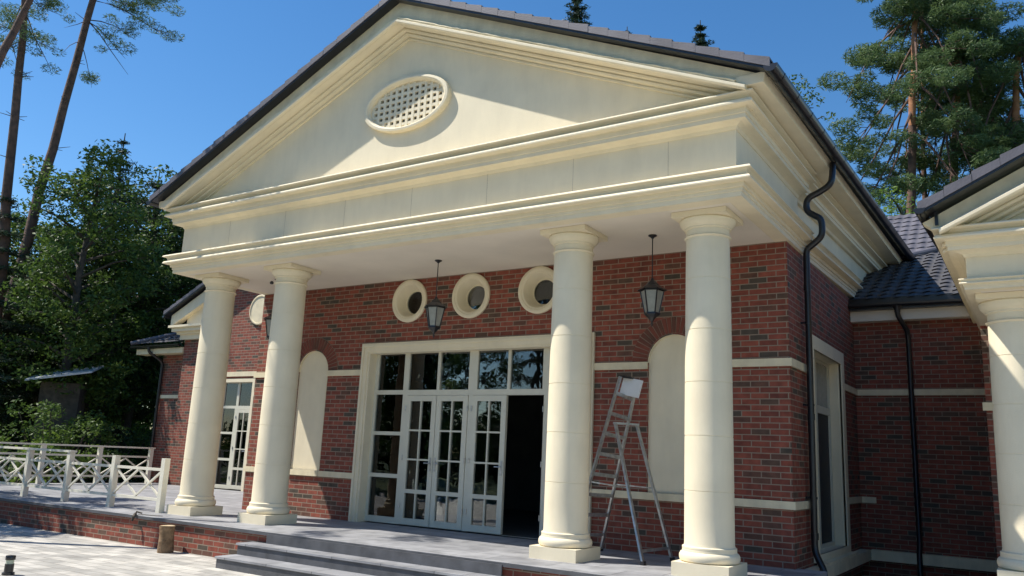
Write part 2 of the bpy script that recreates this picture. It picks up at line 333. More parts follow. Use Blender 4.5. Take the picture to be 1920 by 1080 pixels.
# round windows
rw = None
for x in (-1.42, 0, 1.42):
    V = []; mb = MB()
    prof = [(.33, .03), (.41, .0), (.41, -.035), (.385, -.05), (.35, -.05), (.335, -.035), (.31, -.03), (.29, .0), (.255, .12), (.235, .17), (.215, .17), (.215, .20), (.33, .2)]
    n = 44; V = [(x+r*math.cos(2*PI*k/n), W+y, 4.085+r*math.sin(2*PI*k/n)) for r, y in prof for k in range(n)]
    Fs = [(i*n+k, i*n+(k+1) % n, (i+1)*n+(k+1) % n, (i+1)*n+k) for i in range(len(prof)-1) for k in range(n)]
    mb.add(V, Fs, True); o = mb.build('round_window', STONE, house, 25)
    mb = MB(); plate(mb, [circ(x, 4.085, .22, n=32)], lambda u, v: (u, W+.185, v), lambda u, v: (u, W+.19, v)); mb.build('pane', GLASS, o)
# door surround
def frame_loop(x0, z0, x1, z1, t): return [[(x0, z0), (x0+t, z0), (x0+t, z1-t), (x1-t, z1-t), (x1-t, z0), (x1, z0), (x1, z1), (x0, z1)]]
mb = MB(); plate(mb, frame_loop(-2.5, 0.002, 2.5, 3.305, .16), lambda u, v: (u, W-.05, v), lambda u, v: (u, W-.002, v))
plate(mb, frame_loop(-2.47, 0.002, 2.47, 3.27, .04), lambda u, v: (u, W-.07, v), lambda u, v: (u, W-.049, v))
plate(mb, frame_loop(-2.378, 0.002, 2.378, 3.197, .085), lambda u, v: (u, W-.03, v), lambda u, v: (u, W+.25, v)); o = mb.build('door_surround', STONE, house)
# glazing, plane y0; cells are openings with a frame
def glazing(par, y0, x0, x1, z0, z1, cells, doors, name='entrance_glazing', thick=.06):
    mb = MB(); loops = [rect(x0, z0, x1, z1)]+[rect(*c) for c in cells]+[rect(*d[:4]) for d in doors]
    plate(mb, loops, lambda u, v: (u, y0, v), lambda u, v: (u, y0+thick, v)); fr = mb.build(name, PVC, par)
    for c in cells:
        box('pane', GLASS, (c[0]-.005, y0+.028, c[1]-.005), (c[2]+.005, y0+.034, c[3]+.005), fr)
    return fr
def leaf(par, x0, x1, z0, z1, y, hinge=0., ang=0., handle=0, rows=(.13, .60, 1.16, 1.68, 2.21), mid=True):
    """french door leaf with 2 x 4 panes; hinge x, angle"""
    M = lambda u, v, d: (hinge+(u-hinge)*math.cos(ang)-d*math.sin(ang), y+(u-hinge)*math.sin(ang)+d*math.cos(ang), v)
    xl, xr = x0+.105, x1-.105; xm = (xl+xr)/2
    zs = [z0+(r-.02)*(z1-z0)/2.29 for r in rows]; hl = []
    for i in range(4):
        for (a, c) in ((xl, xm-.013), (xm+.013, xr)):
            hl.append(rect(a, zs[i]+(.015 if i else 0)+(.02 if i == 1 else 0), c, zs[i+1]-(.015 if i < 3 else 0)-(.02 if i == 0 else 0)))
    mb = MB(); plate(mb, [rect(x0+.004, z0, x1-.004, z1)]+hl, lambda u, v: M(u, v, -.012), lambda u, v: M(u, v, .045)); o = mb.build('door_leaf', PVC, par)
    mb = MB(); plate(mb, [rect(xl-.01, zs[0]-.01, xr+.01, zs[4]+.01)], lambda u, v: M(u, v, .015), lambda u, v: M(u, v, .02)); mb.build('pane', GLASS, o)
    if handle:
        hx = x0+.05 if handle < 0 else x1-.05
        mb = MB(); mb.bar(M(hx, .98, -.018), M(hx, 1.22, -.018), .035, .012, (0, 1, 0)); mb.tube([M(hx, 1.12, -.015), M(hx, 1.12, -.06), M(hx-handle*.11, 1.12, -.065)], .009, 8); mb.build('handle', ALU, o)
    hx = x0 if handle > 0 else x1
    for z in (.3, 1.15, 2.05): MB().tube([M(hx, z, -.022), M(hx, z+.09, -.022)], .011, 8).build('hinge', ALU, o)
    return o
Y0 = W+.16
cells = []
for s in (-1, 1):
    for (a, c) in ((-2.215, -1.575), (-1.455, -.785), (-.725, -.075)):
        xa, xb = (a+.0, c) if s < 0 else (-c+.02, -a+.02)
        if s > 0: xa, xb = {(-.725): (.11, .745), (-1.455): (.80, 1.45), (-2.215): (1.57, 2.2)}[a]
        cells.append((xa, 2.43, xb, 3.12))
    a, c = (-2.235, -1.57) if s < 0 else (1.60, 2.235)
    for z0, z1 in ((.13, .825), (.895, 1.595), (1.66, 2.35)): cells.append((a, z0, c, z1))
fr = glazing(house, Y0, -2.3, 2.3, .02, 3.17, cells, [(-1.47, .021, -.055, 2.33), (.03, .021, 1.5, 2.33)])
leaf(fr, -1.468, -.762, .03, 2.325, Y0, handle=1)
leaf(fr, -.758, -.057, .03, 2.325, Y0, handle=-1)
leaf(fr, .032, .755, .03, 2.325, Y0, handle=1)
leaf(fr, .765, 1.498, .03, 2.325, Y0, hinge=1.498, ang=math.radians(-78), handle=-1)
# side window in its deep surround
sf = MB(); plate(sf, [[(2.63, .0), (5.07, .0), (5.07, 3.32), (2.63, 3.32)], rect(2.84, .10, 4.86, 3.11)], lambda u, v: (XW+.05, u, v), lambda u, v: (XW+.002, u, v))
plate(sf, [rect(2.752, .052, 4.948, 3.198), rect(2.84, .10, 4.86, 3.11)], lambda u, v: (XW+.03, u, v), lambda u, v: (XW-.24, u, v)); sf.build('window_surround', STONE, house)
mb = MB(); plate(mb, [rect(2.83, .09, 4.87, 3.12), rect(2.9, .16, 3.8, 2.22), rect(3.9, .16, 4.8, 2.22), rect(2.9, 2.34, 3.8, 3.05), rect(3.9, 2.34, 4.8, 3.05)], lambda u, v: (XW-.16, u, v), lambda u, v: (XW-.22, u, v)); sw = mb.build('side_window', PVC, house)
for z0, z1, a, m_ in ((.16, 2.22, 2.9, DARKF), (.16, 2.22, 3.9, DARKF), (2.34, 3.05, 2.9, LGLASS), (2.34, 3.05, 3.9, LGLASS)):
    box('pane', m_, (XW-.195, a-.005, z0-.005), (XW-.19, a+.905, z1+.005), sw)
# base course on side and recess, sill
box('base_course', STONE2, (XW+.002, 1.75, -.21), (XW+.17, 6.18, -.035), house)
box('window_sill', STONE2, (XW+.051, 2.6, -.034), (XW+.16, 5.1, .0), house)
# portico entablature
XF, YF = 5.49, -.575
PB = 2.45
lcp = [(-.45, 4.5), (.085, 4.5), (.085, 4.565), (.098, 4.567), (.098, 4.612), (.125, 4.614), (.128, 4.668), (.215, 4.672), (.232, 4.675), (.234, 4.69), (.215, 4.718), (.175, 4.728), (.168, 4.74), (.175, 4.775), (.20, 4.80), (.244, 4.806), (.24, 4.82), (.226, 4.836), (0, 4.85)]
def fit(pr, dx): return [(d+dx, z) for d, z in pr]
mb = sweep_U([(-.10, 4.5)]+lcp[1:], XF, YF, PB); mb.build('lower_cornice', STONE, house)
mb = MB(); mb.box((-XF+.125, YF+.125, 4.502), (XF-.125, W+.3, 4.53)); mb.build('porch_ceiling', SOFF, house)
mb = sweep_U([(0, 4.852), (0, 5.42)], XF, YF, PB); mb.build('frieze', STONE, house)
ucp = [(-.05, 5.40), (.0, 5.40), (.012, 5.40), (.03, 5.44), (.09, 5.468), (.165, 5.472), (.165, 5.53), (.18, 5.532), (.18, 5.60), (.192, 5.602), (.195, 5.61), (.26, 5.612), (.288, 5.615), (.29, 5.635), (.268, 5.668), (.215, 5.68), (.205, 5.69), (.225, 5.725), (.27, 5.738), (.305, 5.742), (.305, 5.752), (.288, 5.77), (0, 5.80)]
mb = sweep_U(ucp, XF, YF, PB); mb.build('upper_cornice', STONE, house)
for x in (-4.1, -2.6, -1.15, .3, 1.75, 3.2, 4.6): box('stone_joint', MORT, (x-.0015, YF-.0015, 4.86), (x+.0015, YF-.0003, 5.40), house)
# rest of the body: the same mouldings set back a little, splayed to the surveyed eave line
ZK = .011
def side_run(prof, name, x0, m_=STONE, y0=2.452, y1=12.5, sk=.02):
    for s in (1, -1):
        k = len(prof); V = []
        for y in (y0, y1):
            for d, z in prof: V.append((s*(x0+d+sk*(y-y0)), y, z+ZK*(y-y0)))
        Fs = [(i, (i+1) % k, k+(i+1) % k, k+i) for i in range(k)]+[tuple(range(k)), tuple(range(2*k-1, k-1, -1))]
        MB().add(V, Fs).build(name, m_, house)
side_run([(-.2, 4.5)]+lcp[1:-1]+[(-.2, 4.85)], 'lower_cornice', 5.44, y1=6.3)
side_run([(-.2, 4.84), (0, 4.84), (0, 5.45), (-.2, 5.45)], 'frieze', 5.40)
side_run([(-.2, 5.40)]+ucp[2:-1]+[(-.2, 5.80)], 'upper_cornice', 5.44)
# pediment
SL = .452; ZA = 8.245
def zl(x): return ZA-.428*abs(x)
mb = MB(); plate(mb, [[(-5.4, 5.79), (5.4, 5.79), (5.4, 5.99), (0, 8.45), (-5.4, 5.99)], circ(.06, 6.87, .72, .33, 40)], lambda u, v: (u, -.56, v), lambda u, v: (u, -.40, v)); mb.build('tympanum', STONE, house)
rk = [(-.02, -.205), (.035, -.205), (.035, -.175), (.02, -.17), (.02, -.16), (.09, -.15), (.10, -.12), (.08, -.115), (.08, -.10), (.16, -.095), (.165, -.065), (.145, -.06), (.145, -.048), (.31, -.045), (.335, -.062), (.375, -.060), (.392, -.045), (.392, -.012), (.355, .012), (.30, .02), (-.02, .05)]
mb = MB(); V = []; k = len(rk)
for d, z in rk: V.append((-5.72, -.56-d, zl(5.72)+z))
for d, z in rk: V.append((0, -.56-d, ZA+z))
for d, z in rk: V.append((5.72, -.56-d, zl(5.72)+z))
Fs = []
for j in (0, 1): Fs += [(j*k+i, j*k+(i+1) % k, (j+1)*k+(i+1) % k, (j+1)*k+i) for i in range(k)]
Fs += [tuple(range(k)), tuple(range(3*k-1, 2*k-1, -1))]
mb.add(V, Fs); mb.build('raking_cornice', STONE, house)
mb = MB(); plate(mb, [[(-5.80, 5.81), (0, ZA+.015), (5.80, 5.81), (5.93, 5.90), (0, 8.57), (-5.93, 5.90)]], lambda u, v: (u, -.88, v), lambda u, v: (u, -.60, v)); mb.build('gable_board', STONE2, house)
# lip with rough mortar on the raking cornice
mb = MB(); pts = []; 
for i in range(120):
    x = -5.6+11.2*i/119; zz = zl(x)+.032
    pts.append((x, -.915-.012*rnd.random(), zz-.012+.012*rnd.random()))
mb.tube(pts, [.014+.01*rnd.random() for _ in pts], 5); mb.build('mortar_bead', STONE2, house)
# oval grille
mb = MB(); n = 56; prof = [(1.0, 0), (1.0, .075), (.985, .095), (.93, .10), (.90, .085), (.885, .06), (.87, .05), (.86, -.02), (.80, -.02)]
V = [(.06+.90*r*math.cos(2*PI*k/n), -.558-y, 6.87+(.47+(r-1)*.62)*math.sin(2*PI*k/n)) for r, y in prof for k in range(n)]
Fs = [(i*n+k, i*n+(k+1) % n, (i+1)*n+(k+1) % n, (i+1)*n+k) for i in range(len(prof)-1) for k in range(n)]
mb.add(V, Fs, True); ov = mb.build('oval_vent', STONE, house, 25)
mb = MB(); hx, hz = .79, .39
for i in range(-6, 7):
    x = i*.124; q = 1-(x/hx)**2
    if q > .02: h = hz*math.sqrt(q); mb.box((.06+x-.026, -.575, 6.87-h), (.06+x+.026, -.535, 6.87+h))
for i in range(-3, 4):
    z = i*.108; q = 1-(z/hz)**2
    if q > .02: h = hx*math.sqrt(q); mb.box((.06-h, -.572, 6.87+z-.025), (.06+h, -.538, 6.87+z+.025))
mb.build('grille', STONE, ov)
mb = MB(); plate(mb, [circ(.06, 6.87, .86, .42)], lambda u, v: (u, -.47, v), lambda u, v: (u, -.46, v)); mb.build('shade_backing', BLIND_VENTSHADE, ov)  # blind grey on this sheet paints the shade inside the lattice holes
# main roof
def roof_side(par, s, xc, xe, za, ze, y0, y1, m_=TILE, skew=0., zk=0., th=.05):
    """one pitch: from ridge (xc, za) to eave (xe, ze)"""
    V = []
    for y in (y0, y1):
        ex = xe+s*skew*(y-y0); ez = ze+zk*(y-y0)
        V += [(xc, y, za), (ex, y, ez), (ex, y, ez-th), (xc, y, za-th)]
    return MB().add(V, [(0, 1, 2, 3), (7, 6, 5, 4), (0, 4, 5, 1), (1, 5, 6, 2), (2, 6, 7, 3), (3, 7, 4, 0)]).build('roof', m_, par)
def verge(par, s, xc, xe, za, ze, y, n, h=.12, lab=None):
    mb = MB(); b2 = MB()
    for i in range(n):
        f0, f1 = (i+.012)/n, (i+1.0)/n
        a = Vector((xc+(xe-xc)*f0, 0, za+(ze-za)*f0)); c = Vector((xc+(xe-xc)*f1, 0, za+(ze-za)*f1)); 
        a.z += .004; c.z += .034
        t = (c-a).normalized(); nn = Vector((-t.z*s, 0, t.x*s)) if True else None
        yy = y-.002*(i % 2)-rnd.random()*.004
        q = [a, c, c-Vector((0, 0, h)), a-Vector((0, 0, h-.028))]
        V = [(p.x, yy, p.z) for p in q]+[(p.x, yy+.03, p.z) for p in q]
        mb.add(V, [(0, 1, 2, 3), (7, 6, 5, 4), (0, 4, 5, 1), (1, 5, 6, 2), (2, 6, 7, 3), (3, 7, 4, 0)])
        V = [(p.x, yy+.03, p.z) for p in (a, c)]+[(p.x, yy+.30, p.z+.005) for p in (c, a)]+[(p.x, yy+.03, p.z-.02) for p in (a, c)]+[(p.x, yy+.30, p.z-.02) for p in (c, a)]
        mb.add(V, [(0, 1, 2, 3), (7, 6, 5, 4), (0, 4, 5, 1), (1, 5, 6, 2), (2, 6, 7, 3), (3, 7, 4, 0)])
    mb.build('verge_tiles', TILE2, par)
    a = (xc, za-h+.03); c = (xe, ze-h+.03)
    plate(b2, [[a, c, (c[0], c[1]-.028), (a[0], a[1]-.028)]], lambda u, v: (u, y+.012, v), lambda u, v: (u, y+.28, v)); b2.build('barge_board', BLACK, par)
RA, RE = 8.68, 5.985
for s in (-1, 1):
    rf = roof_side(house, s, 0, s*6.03, RA, RE, -1.02, 12.6, skew=.02, zk=.006)
    verge(rf, s, 0, s*6.05, RA, RE, -1.055, 20)
# eave gutters (half round) and brackets
def gutter(par, p, q, r=.065, name='gutter'):
    p = Vector(p); q = Vector(q); t = (q-p).normalized(); a = t.cross(Vector((0, 0, 1))).normalized(); mb = MB(); n = 12; V = []
    for e in (p, q):
        for k in range(n+1): g = PI*k/n; V.append(e+a*(r*math.cos(g))-Vector((0, 0, 1))*(r*math.sin(g)*1.05))
        for k in range(n, -1, -1): g = PI*k/n; V.append(e+a*((r-.008)*math.cos(g))-Vector((0, 0, 1))*((r-.008)*math.sin(g)*1.05))
    m2 = 2*n+2; Fs = [(i, (i+1) % m2, m2+(i+1) % m2, m2+i) for i in range(m2)]
    mb.add(V, Fs, True)
    for e in (p, q):
        c = [e]+[e+a*(r*math.cos(PI*k/n))-Vector((0, 0, 1))*(r*math.sin(PI*k/n)*1.05) for k in range(n+1)]
        mb.add(c, [tuple(range(1, n+2))])
    L = (q-p).length; nb = int(L/.65)
    for i in range(nb+1):
        e = p+t*(L*(i+.5)/(nb+1)) if i <= nb else q
        for k in range(n):
            g0, g1 = PI*k/n, PI*(k+1)/n; rr = r+.006
            A = e+a*(rr*math.cos(g0))-Vector((0, 0, 1))*(rr*math.sin(g0)*1.05); B = e+a*(rr*math.cos(g1))-Vector((0, 0, 1))*(rr*math.sin(g1)*1.05)
            mb.add([A-t*.014, B-t*.014, B+t*.014, A+t*.014], [(0, 1, 2, 3)])
    return mb.build(name, BLACK, par, 40)
GX, GZ2 = 6.055, 5.925
gt = gutter(house, (GX, -1.06, GZ2), (GX+.27, 12.5, GZ2+.08), .084)
gutter(house, (-GX, -1.06, GZ2), (-GX-.27, 12.5, GZ2+.08), .084)
for s_ in (-1, 1): MB().add([(s_*(x+(.18 if y > 0 else 0)), y, z) for y in (-.90, 12.4) for x, z in ((5.6, 5.80), (5.93, 5.80), (5.955, 5.93), (5.6, 5.93))], [(0, 1, 2, 3), (7, 6, 5, 4), (0, 4, 5, 1), (1, 5, 6, 2), (2, 6, 7, 3), (3, 7, 4, 0)]).build('eave_soffit', STONE, house)
# swan-neck downpipe
def smooth_path(P, it=2):
    P = [Vector(p) for p in P]
    for _ in range(it):
        Q = [P[0]]
        for a, b_ in zip(P[:-1], P[1:]): Q += [a*.75+b_*.25, a*.25+b_*.75]
        Q.append(P[-1]); P = Q
    return P
dp = MB(); yd = 2.28
path = [(6.04, yd+.1, 5.86), (6.045, yd+.05, 5.70), (6.03, yd, 5.50), (5.86, yd, 5.40), (5.67, yd, 5.33), (5.655, yd, 5.13), (5.78, yd, 5.04), (5.87, yd, 4.98), (5.88, yd, 4.80), (5.86, yd, 4.70), (5.74, yd, 4.60), (5.64, yd, 4.53), (5.64, yd, 4.35)]
dp.tube(smooth_path(path, 2)+[Vector((5.635, yd, 3.9))], .048, 14); dp.tube([(5.64, yd, 3.92), (5.63, yd, .33)], .046, 14)
for z in (3.9, 2.0, .35): dp.tube([(5.635, yd, z), (5.635, yd, z+.09)], .053, 14)
dp.tube(smooth_path([(5.63, yd, .36), (5.63, yd, .2), (5.70, yd-.05, .06), (5.76, yd-.08, -.03), (5.77, yd-.08, -.2), (5.77, yd-.08, -.5)], 2), .046, 14)
dp = dp.build('downpipe', BLACK, house, 50)
for z in (.9, 2.2, 3.4): mb = MB(); mb.tube([(5.633, yd, z), (5.633, yd, z+.03)], .055, 14); mb.box((5.53, yd-.02, z+.005), (5.60, yd+.02, z+.03)); mb.build('pipe_clamp', BLACK, dp)
# columns
def column(par, x, y, z0=0., h=4.5, r=.30):
    k = h/4.5; Z = lambda z: z0+z
    prof = [(r*1.085, .315), (r*1.085, .335), (r*1.02, .345), (r*1.0, .37)]
    top = h-.33
    def rad(z): return r*(1-.075*((z-.37)/(top-.37))**1.6)
    js = [.99, 1.65, 2.31, 2.97, 3.63] if h > 4 else [.85, 1.4, 1.95, 2.5]
    z = .37
    while z < top-.02:
        for j in js:
            if z < j <= z+.33: prof += [(rad(j), j-.006), (rad(j)-.0045, j-.004), (rad(j)-.0045, j+.004), (rad(j), j+.006)]
        z += .33
        if z < top-.02 and all(abs(z-j) > .02 for j in js): prof.append((rad(z), z))
    rt_ = rad(top); prof += [(rt_, top), (rt_+.012, top+.004), (rt_+.024, top+.018), (rt_+.012, top+.034), (rt_, top+.038), (rt_, top+.12)]
    prof = [(a, c) for a, c in prof]
    sh = MB().lathe([(a, Z(c)-z0) for a, c in prof], (x, y, z0), 48).build('column', STONE, par, 35)
    tb = [(.35-.03, .158), (.352, .175), (.362, .205), (.36, .24), (.345, .268), (.325, .28), (.325, .30), (.322, .32)]
    MB().lathe([(a*r/.30, c) for a, c in tb], (x, y, z0), 48).build('torus_base', STONE, sh, 40)
    MB().box((x-.35, y-.35, z0+.0), (x+.35, y+.35, z0+.16)).build('plinth', STONE, sh)
    zt = h
    ec = [(rt_, zt-.215), (rt_+.02, zt-.205), (rt_+.02, zt-.185), (rt_+.035, zt-.175), (rt_+.062, zt-.15), (rt_+.08, zt-.115), (rt_+.085, zt-.09), (rt_+.07, zt-.07)]
    cp = MB().lathe(ec, (x, y, z0), 48).build('capital', STONE, sh, 40)
    MB().box((x-.36, y-.36, z0+zt-.072), (x+.36, y+.36, z0+zt-.002)).build('abacus', STONE, sh)
    return sh
for x in (-4.92, -2.93, 2.93, 4.92): column(house, x, 0)
# small sensor on second capital
MB().lathe([(.001, 0), (.03, .01), (.035, .035), (.02, .06), (.001, .065)], (-3.20, -.22, 4.18), 14).build('motion_sensor', BLACK, house)

# ---- connector (recessed wall at the right) with its low roof
YR = 6.35
mb = MB(); mb.box((XW+.002, YR, -.6), (8.2, YR+.3, 4.12)); mb.build('recess_wall', BR, house)
mb = MB(); mb.box((XW+.036, YR-.035, 2.70), (8.0, YR-.002, 2.81)); mb.build('stone_band', STONE2, house)
mb = MB(); mb.box((XW+.172, YR-.17, -.21), (8.0, YR-.002, -.035)); mb.box((XW+.036, YR-.035, .765), (5.80, YR-.002, .87)); mb.build('base_course', STONE2, house)
mb = MB(); mb.box((XW-.1, YR-.22, 4.06), (8.0, YR+.1, 4.27)); mb.build('eave_fascia', SOFF, house)
box('eave_fascia', BLACK, (XW-.1, YR-.36, 4.25), (7.75, YR-.222, 4.47), house)
gt2 = gutter(house, (XW-.1, 5.97, 4.36), (7.63, 5.97, 4.34), .07)
dp2 = MB(); px_ = 6.40
dp2.lathe([(.052, 0), (.052, .04), (.10, .12)], (px_-.04, 5.97, 4.17), 14)
dp2.tube(smooth_path([(px_-.04, 5.97, 4.24), (px_-.04, 5.97, 4.12), (px_+.02, 6.06, 3.98), (px_+.08, 6.2, 3.86), (px_+.08, 6.26, 3.7), (px_+.08, 6.26, 3.5)], 2), .045, 12)
dp2.tube([(px_+.08, 6.26, 3.52), (px_+.08, 6.26, .1), (px_+.08, 6.14, -.02), (px_+.08, 6.12, -.5)], .045, 12)
dp2 = dp2.build('downpipe', BLACK, house, 50)
for z in (.9, 2.2, 3.3): MB().tube([(px_+.08, 6.26, z), (px_+.08, 6.26, z+.03)], .054, 12).build('pipe_clamp', BLACK, dp2)
def tiled(par, O, U, V_, nu, nv, poly=None, name='roof', m_=TILE, pu=.24, pv=.34, su=8, sv=8, amp=.013, step=.03):
    """roof tiles as relief: rows that step and wave; O origin at eave, U along eave, V_ up the slope (unit vectors)"""
    O = Vector(O); U = Vector(U); V_ = Vector(V_); N = U.cross(V_).normalized()
    if N.z < 0: N = -N
    vs = []; idx = {}; Fs = []
    NU, NV = nu*su, nv*sv
    P = np.zeros((NV+1+nv, NU+1, 3)); rows = []
    for r in range(nv):
        for j in range(sv+1):
            rows.append((r, j/sv))
    mb = MB(); V = []
    for (r, f) in rows:
        for i in range(NU+1):
            ph = (i/su) % 1.0; u = i/su*pu
            wv = math.sin(2*PI*ph); sc = .035*math.sin(2*PI*ph+.6)
            v = (r+f)*pv - (sc if f < .02 else sc*(1-f)*.6)
            V.append(O+U*u+V_*v+N*(amp*wv+step*(1-f)))
    n1 = NU+1
    for a in range(len(rows)-1):
        for i in range(NU):
            c = (V[a*n1+i]+V[(a+1)*n1+i+1])/2
            if poly and not poly(c): continue
            Fs.append((a*n1+i, a*n1+i+1, (a+1)*n1+i+1, (a+1)*n1+i))
    mb.add(V, Fs, True); return mb.build(name, m_, par, 35)
VS = Vector((0, 1, .445)).normalized()
hipA = Vector((5.6, 9.15, 0)); hipB = Vector((7.0, 10.3, 0))
def inner(c): return c.y < 9.15+(c.x-5.6)*.85
cr = tiled(house, (5.35, 5.97, 4.42), (1, 0, 0), VS, 14, 15, inner)
mb = MB(); za = lambda y: 4.42+.445*(y-5.97)
mb.tube([(5.3, 8.9, za(8.9)+.05), (8.5, 11.62, za(11.62)+.05)], .07, 10); mb.build('ridge_cap', TILE2, cr)
# farther tiled roof seen between the two gables
tiled(house, (3.2, 10.6, 5.6), (1, 0, 0), Vector((0, 1, .72)).normalized(), 25, 15, name='roof', m_=TILE2)

# ---- right wing: second portico
wx, wz = 8.21, .17
XG = 7.45
def wing():
    par = house
    soff = 3.38
    WX = 7.82; yF = .42; Xc = 10.5
    # entablature as U sweep, centred at Xc
    def sweepW(prof, X, Y, yend, name, m_=STONE):
        mb = sweep_U(prof, X, Y, yend); mb.v = [(a+Xc, b_, c) for a, b_, c in mb.v]; return mb.build(name, m_, par)
    X = Xc-WX
    dz = lambda pr, k: [(d, z+k) for d, z in pr]
    sweepW([(-.10, soff)]+[(d*.35, soff+(z-4.5)*.36) for d, z in lcp[1:]], X, yF, 6.2, 'lower_cornice')
    sweepW([(0, soff+.125), (0, 3.80)], X, yF, 6.2, 'frieze')
    sweepW([(d, 3.76+(z-5.40)*.85) for d, z in ucp], X, yF, 6.2, 'upper_cornice')
    mb = MB(); mb.box((WX+.11, yF+.11, soff+.002), (2*Xc-WX-.11, 3.3, soff+.03)); mb.build('porch_ceiling', SOFF, par)
    box('wing_wall', BR, (7.79, 3.0, -.6), (13, 3.3, soff+.1), par)
    box('wing_wall', BR, (7.83, 3.302, -.6), (8.13, 6.349, soff+.1), par)
    box('stone_band', STONE2, (7.75, 2.965, 2.2), (13, 2.997, 2.31), par)
    box('wing_terrace', SLATED, (7.85, .2, -.6), (13, 2.99, wz-.0), par)
    column(par, wx+.03, 1.0, wz, soff-wz, .30)
    column(par, wx+2.1, 1.0, wz, soff-wz, .30)
    # pediment
    s_ = .49
    zt = 4.095
    ap = zt+s_*(Xc-7.75)
    plate_ = MB(); plate(plate_, [[(7.85, zt-.02), (2*Xc-7.85, zt-.02), (Xc, ap-.05)]], lambda u, v: (u, yF+.01, v), lambda u, v: (u, yF+.15, v)); plate_.build('tympanum', STONE, par)
    k = len(rk); V = []
    for (x, z) in ((7.60, zt-.06), (Xc, zt-.06+s_*(Xc-7.60)), (2*Xc-7.6, zt-.06)):
        for d, q in rk: V.append((x, yF-d, z+q))
    Fs = []
    for j in (0, 1): Fs += [(j*k+i, j*k+(i+1) % k, (j+1)*k+(i+1) % k, (j+1)*k+i) for i in range(k)]
    Fs += [tuple(range(k)), tuple(range(3*k-1, 2*k-1, -1))]
    MB().add(V, Fs).build('raking_cornice', STONE, par)
    mb = MB(); plate(mb, [[(7.54, zt-.03), (Xc, zt-.03+s_*(Xc-7.54)), (2*Xc-7.54, zt-.03), (2*Xc-7.42, zt+.07), (Xc, zt+.13+s_*(Xc-7.42)), (7.42, zt+.07)]], lambda u, v: (u, yF-.20, v), lambda u, v: (u, yF-.03, v)); mb.build('gable_board', STONE2, par)
    ra, re = zt+.26+s_*(Xc-7.40), zt+.22
    for sgn in (-1, 1):
        rf = roof_side(par, sgn, Xc, Xc+sgn*(Xc-7.42), ra, re, .0, 6.4)
        verge(rf, sgn, Xc, Xc+sgn*(Xc-7.40), ra, re, -.04, 11)
    gutter(par, (XG-.03, -.05, 4.27), (XG+.13, 6.05, 4.30), .062)
    box('eave_fascia', BLACK, (XG+.10, .2, 4.12), (XG+.135, 6.0, 4.28), par)
wing()

# ---- left wing, further back
YL = 6.0
LA = -10.97
mb = MB()
zg = lambda x: 7.0-.455*abs(x-LA)
plate(mb, [[(-14.45, -.6), (-7.6, -.6), (-7.6, zg(-7.6)), (LA, 7.0), (-14.45, zg(-14.45))], rect(-12.98, .0, -10.98, 3.2)], lambda u, v: (u, YL, v), lambda u, v: (u, YL+.3, v)); mb.build('wing_wall', BR, house)
box('wing_wall', BR, (-7.598, YL, -.6), (-5.56, YL+.3, 5.2), house)
box('wing_wall', BR, (-14.449, YL+.302, -.6), (-14.15, 12, 4.6), house)
mb = MB(); plate(mb, frame_loop(-13.08, .002, -10.86, 3.22, .10), lambda u, v: (u, YL-.03, v), lambda u, v: (u, YL-.002, v)); mb.build('door_surround', STONE, house)
box('lintel_band', STONE2, (-13.1, YL-.05, 3.29), (-10.35, YL-.002, 3.43), house)
band('stone_band', [((-10.858, YL-P_), (-5.56, YL-.003))], 2.70, 2.81)
band('stone_band', [((-10.858, YL-P_), (-5.56, YL-.003)), ], .765, .87)
cells = [(-12.32, 2.43, -11.75, 3.1), (-11.65, 2.43, -11.05, 3.1), (-12.92, 2.43, -12.42, 3.1)]
for z0, z1 in ((.13, .825), (.895, 1.595), (1.66, 2.35)): cells += [(-12.32, z0, -11.78, z1), (-12.92, z0, -12.42, z1)]
fr2 = glazing(house, YL+.1, -12.98, -10.98, .02, 3.2, cells, [(-11.68, .021, -11.02, 2.33)], 'wing_glazing')
leaf(fr2, -11.678, -11.022, .03, 2.325, YL+.1, handle=1)
box('room', BLIND_VENTSHADE, (-12.98, YL+.5, 0), (-10.9, YL+.55, 3.2), house)
mb = MB(); V = []; n = 40
prof = [(.46, 0), (.46, .05), (.44, .065), (.41, .065), (.40, .045), (.0, .045)]
V = [(LA+r*math.cos(2*PI*k/n), YL-y, 5.27+r*math.sin(2*PI*k/n)) for r, y in prof for k in range(n)]
Fs = [(i*n+k, i*n+(k+1) % n, (i+1)*n+(k+1) % n, (i+1)*n+k) for i in range(len(prof)-1) for k in range(n)]
mb.add(V, Fs, False); dsc = mb.build('round_vent', STONE2, house)
mb = MB(); plate(mb, [[(-15.0, zg(-15.0)-.25), (LA, 6.75), (-7.0, zg(-7.0)-.25), (-7.0, zg(-7.0)+.12), (LA, 7.12), (-15.0, zg(-15.0)+.12)]], lambda u, v: (u, YL-.22, v), lambda u, v: (u, YL-.003, v)); mb.build('raking_cornice', STONE, house)
mb = MB(); plate(mb, [[(-14.4, 4.95), (-13.2, 4.95), (-13.2, zg(-13.2)-.2), (-14.4, zg(-14.4)-.2)]], lambda u, v: (u, YL-.05, v), lambda u, v: (u, YL-.004, v)); mb.build('gable_corner', STONE, house)
mb = MB()
for d, z0, z1 in ((.12, 4.50, 4.66), (.2, 4.66, 4.74), (.32, 4.74, 4.86), (.40, 4.86, 4.93)): mb.box((-14.45-d, YL-d, z0), (-13.2, YL-.003, z1)); mb.box((-14.45-d, YL-.002, z0), (-14.451, 9, z1))
mb.build('cornice_return', STONE, house)
for sgn in (-1, 1):
    rf = roof_side(house, sgn, LA, LA+sgn*4.2, 7.30, 7.30-4.2*.455, YL-.36, 13)
    verge(rf, sgn, LA, LA+sgn*4.22, 7.30, 7.30-4.2*.455, YL-.40, 14)
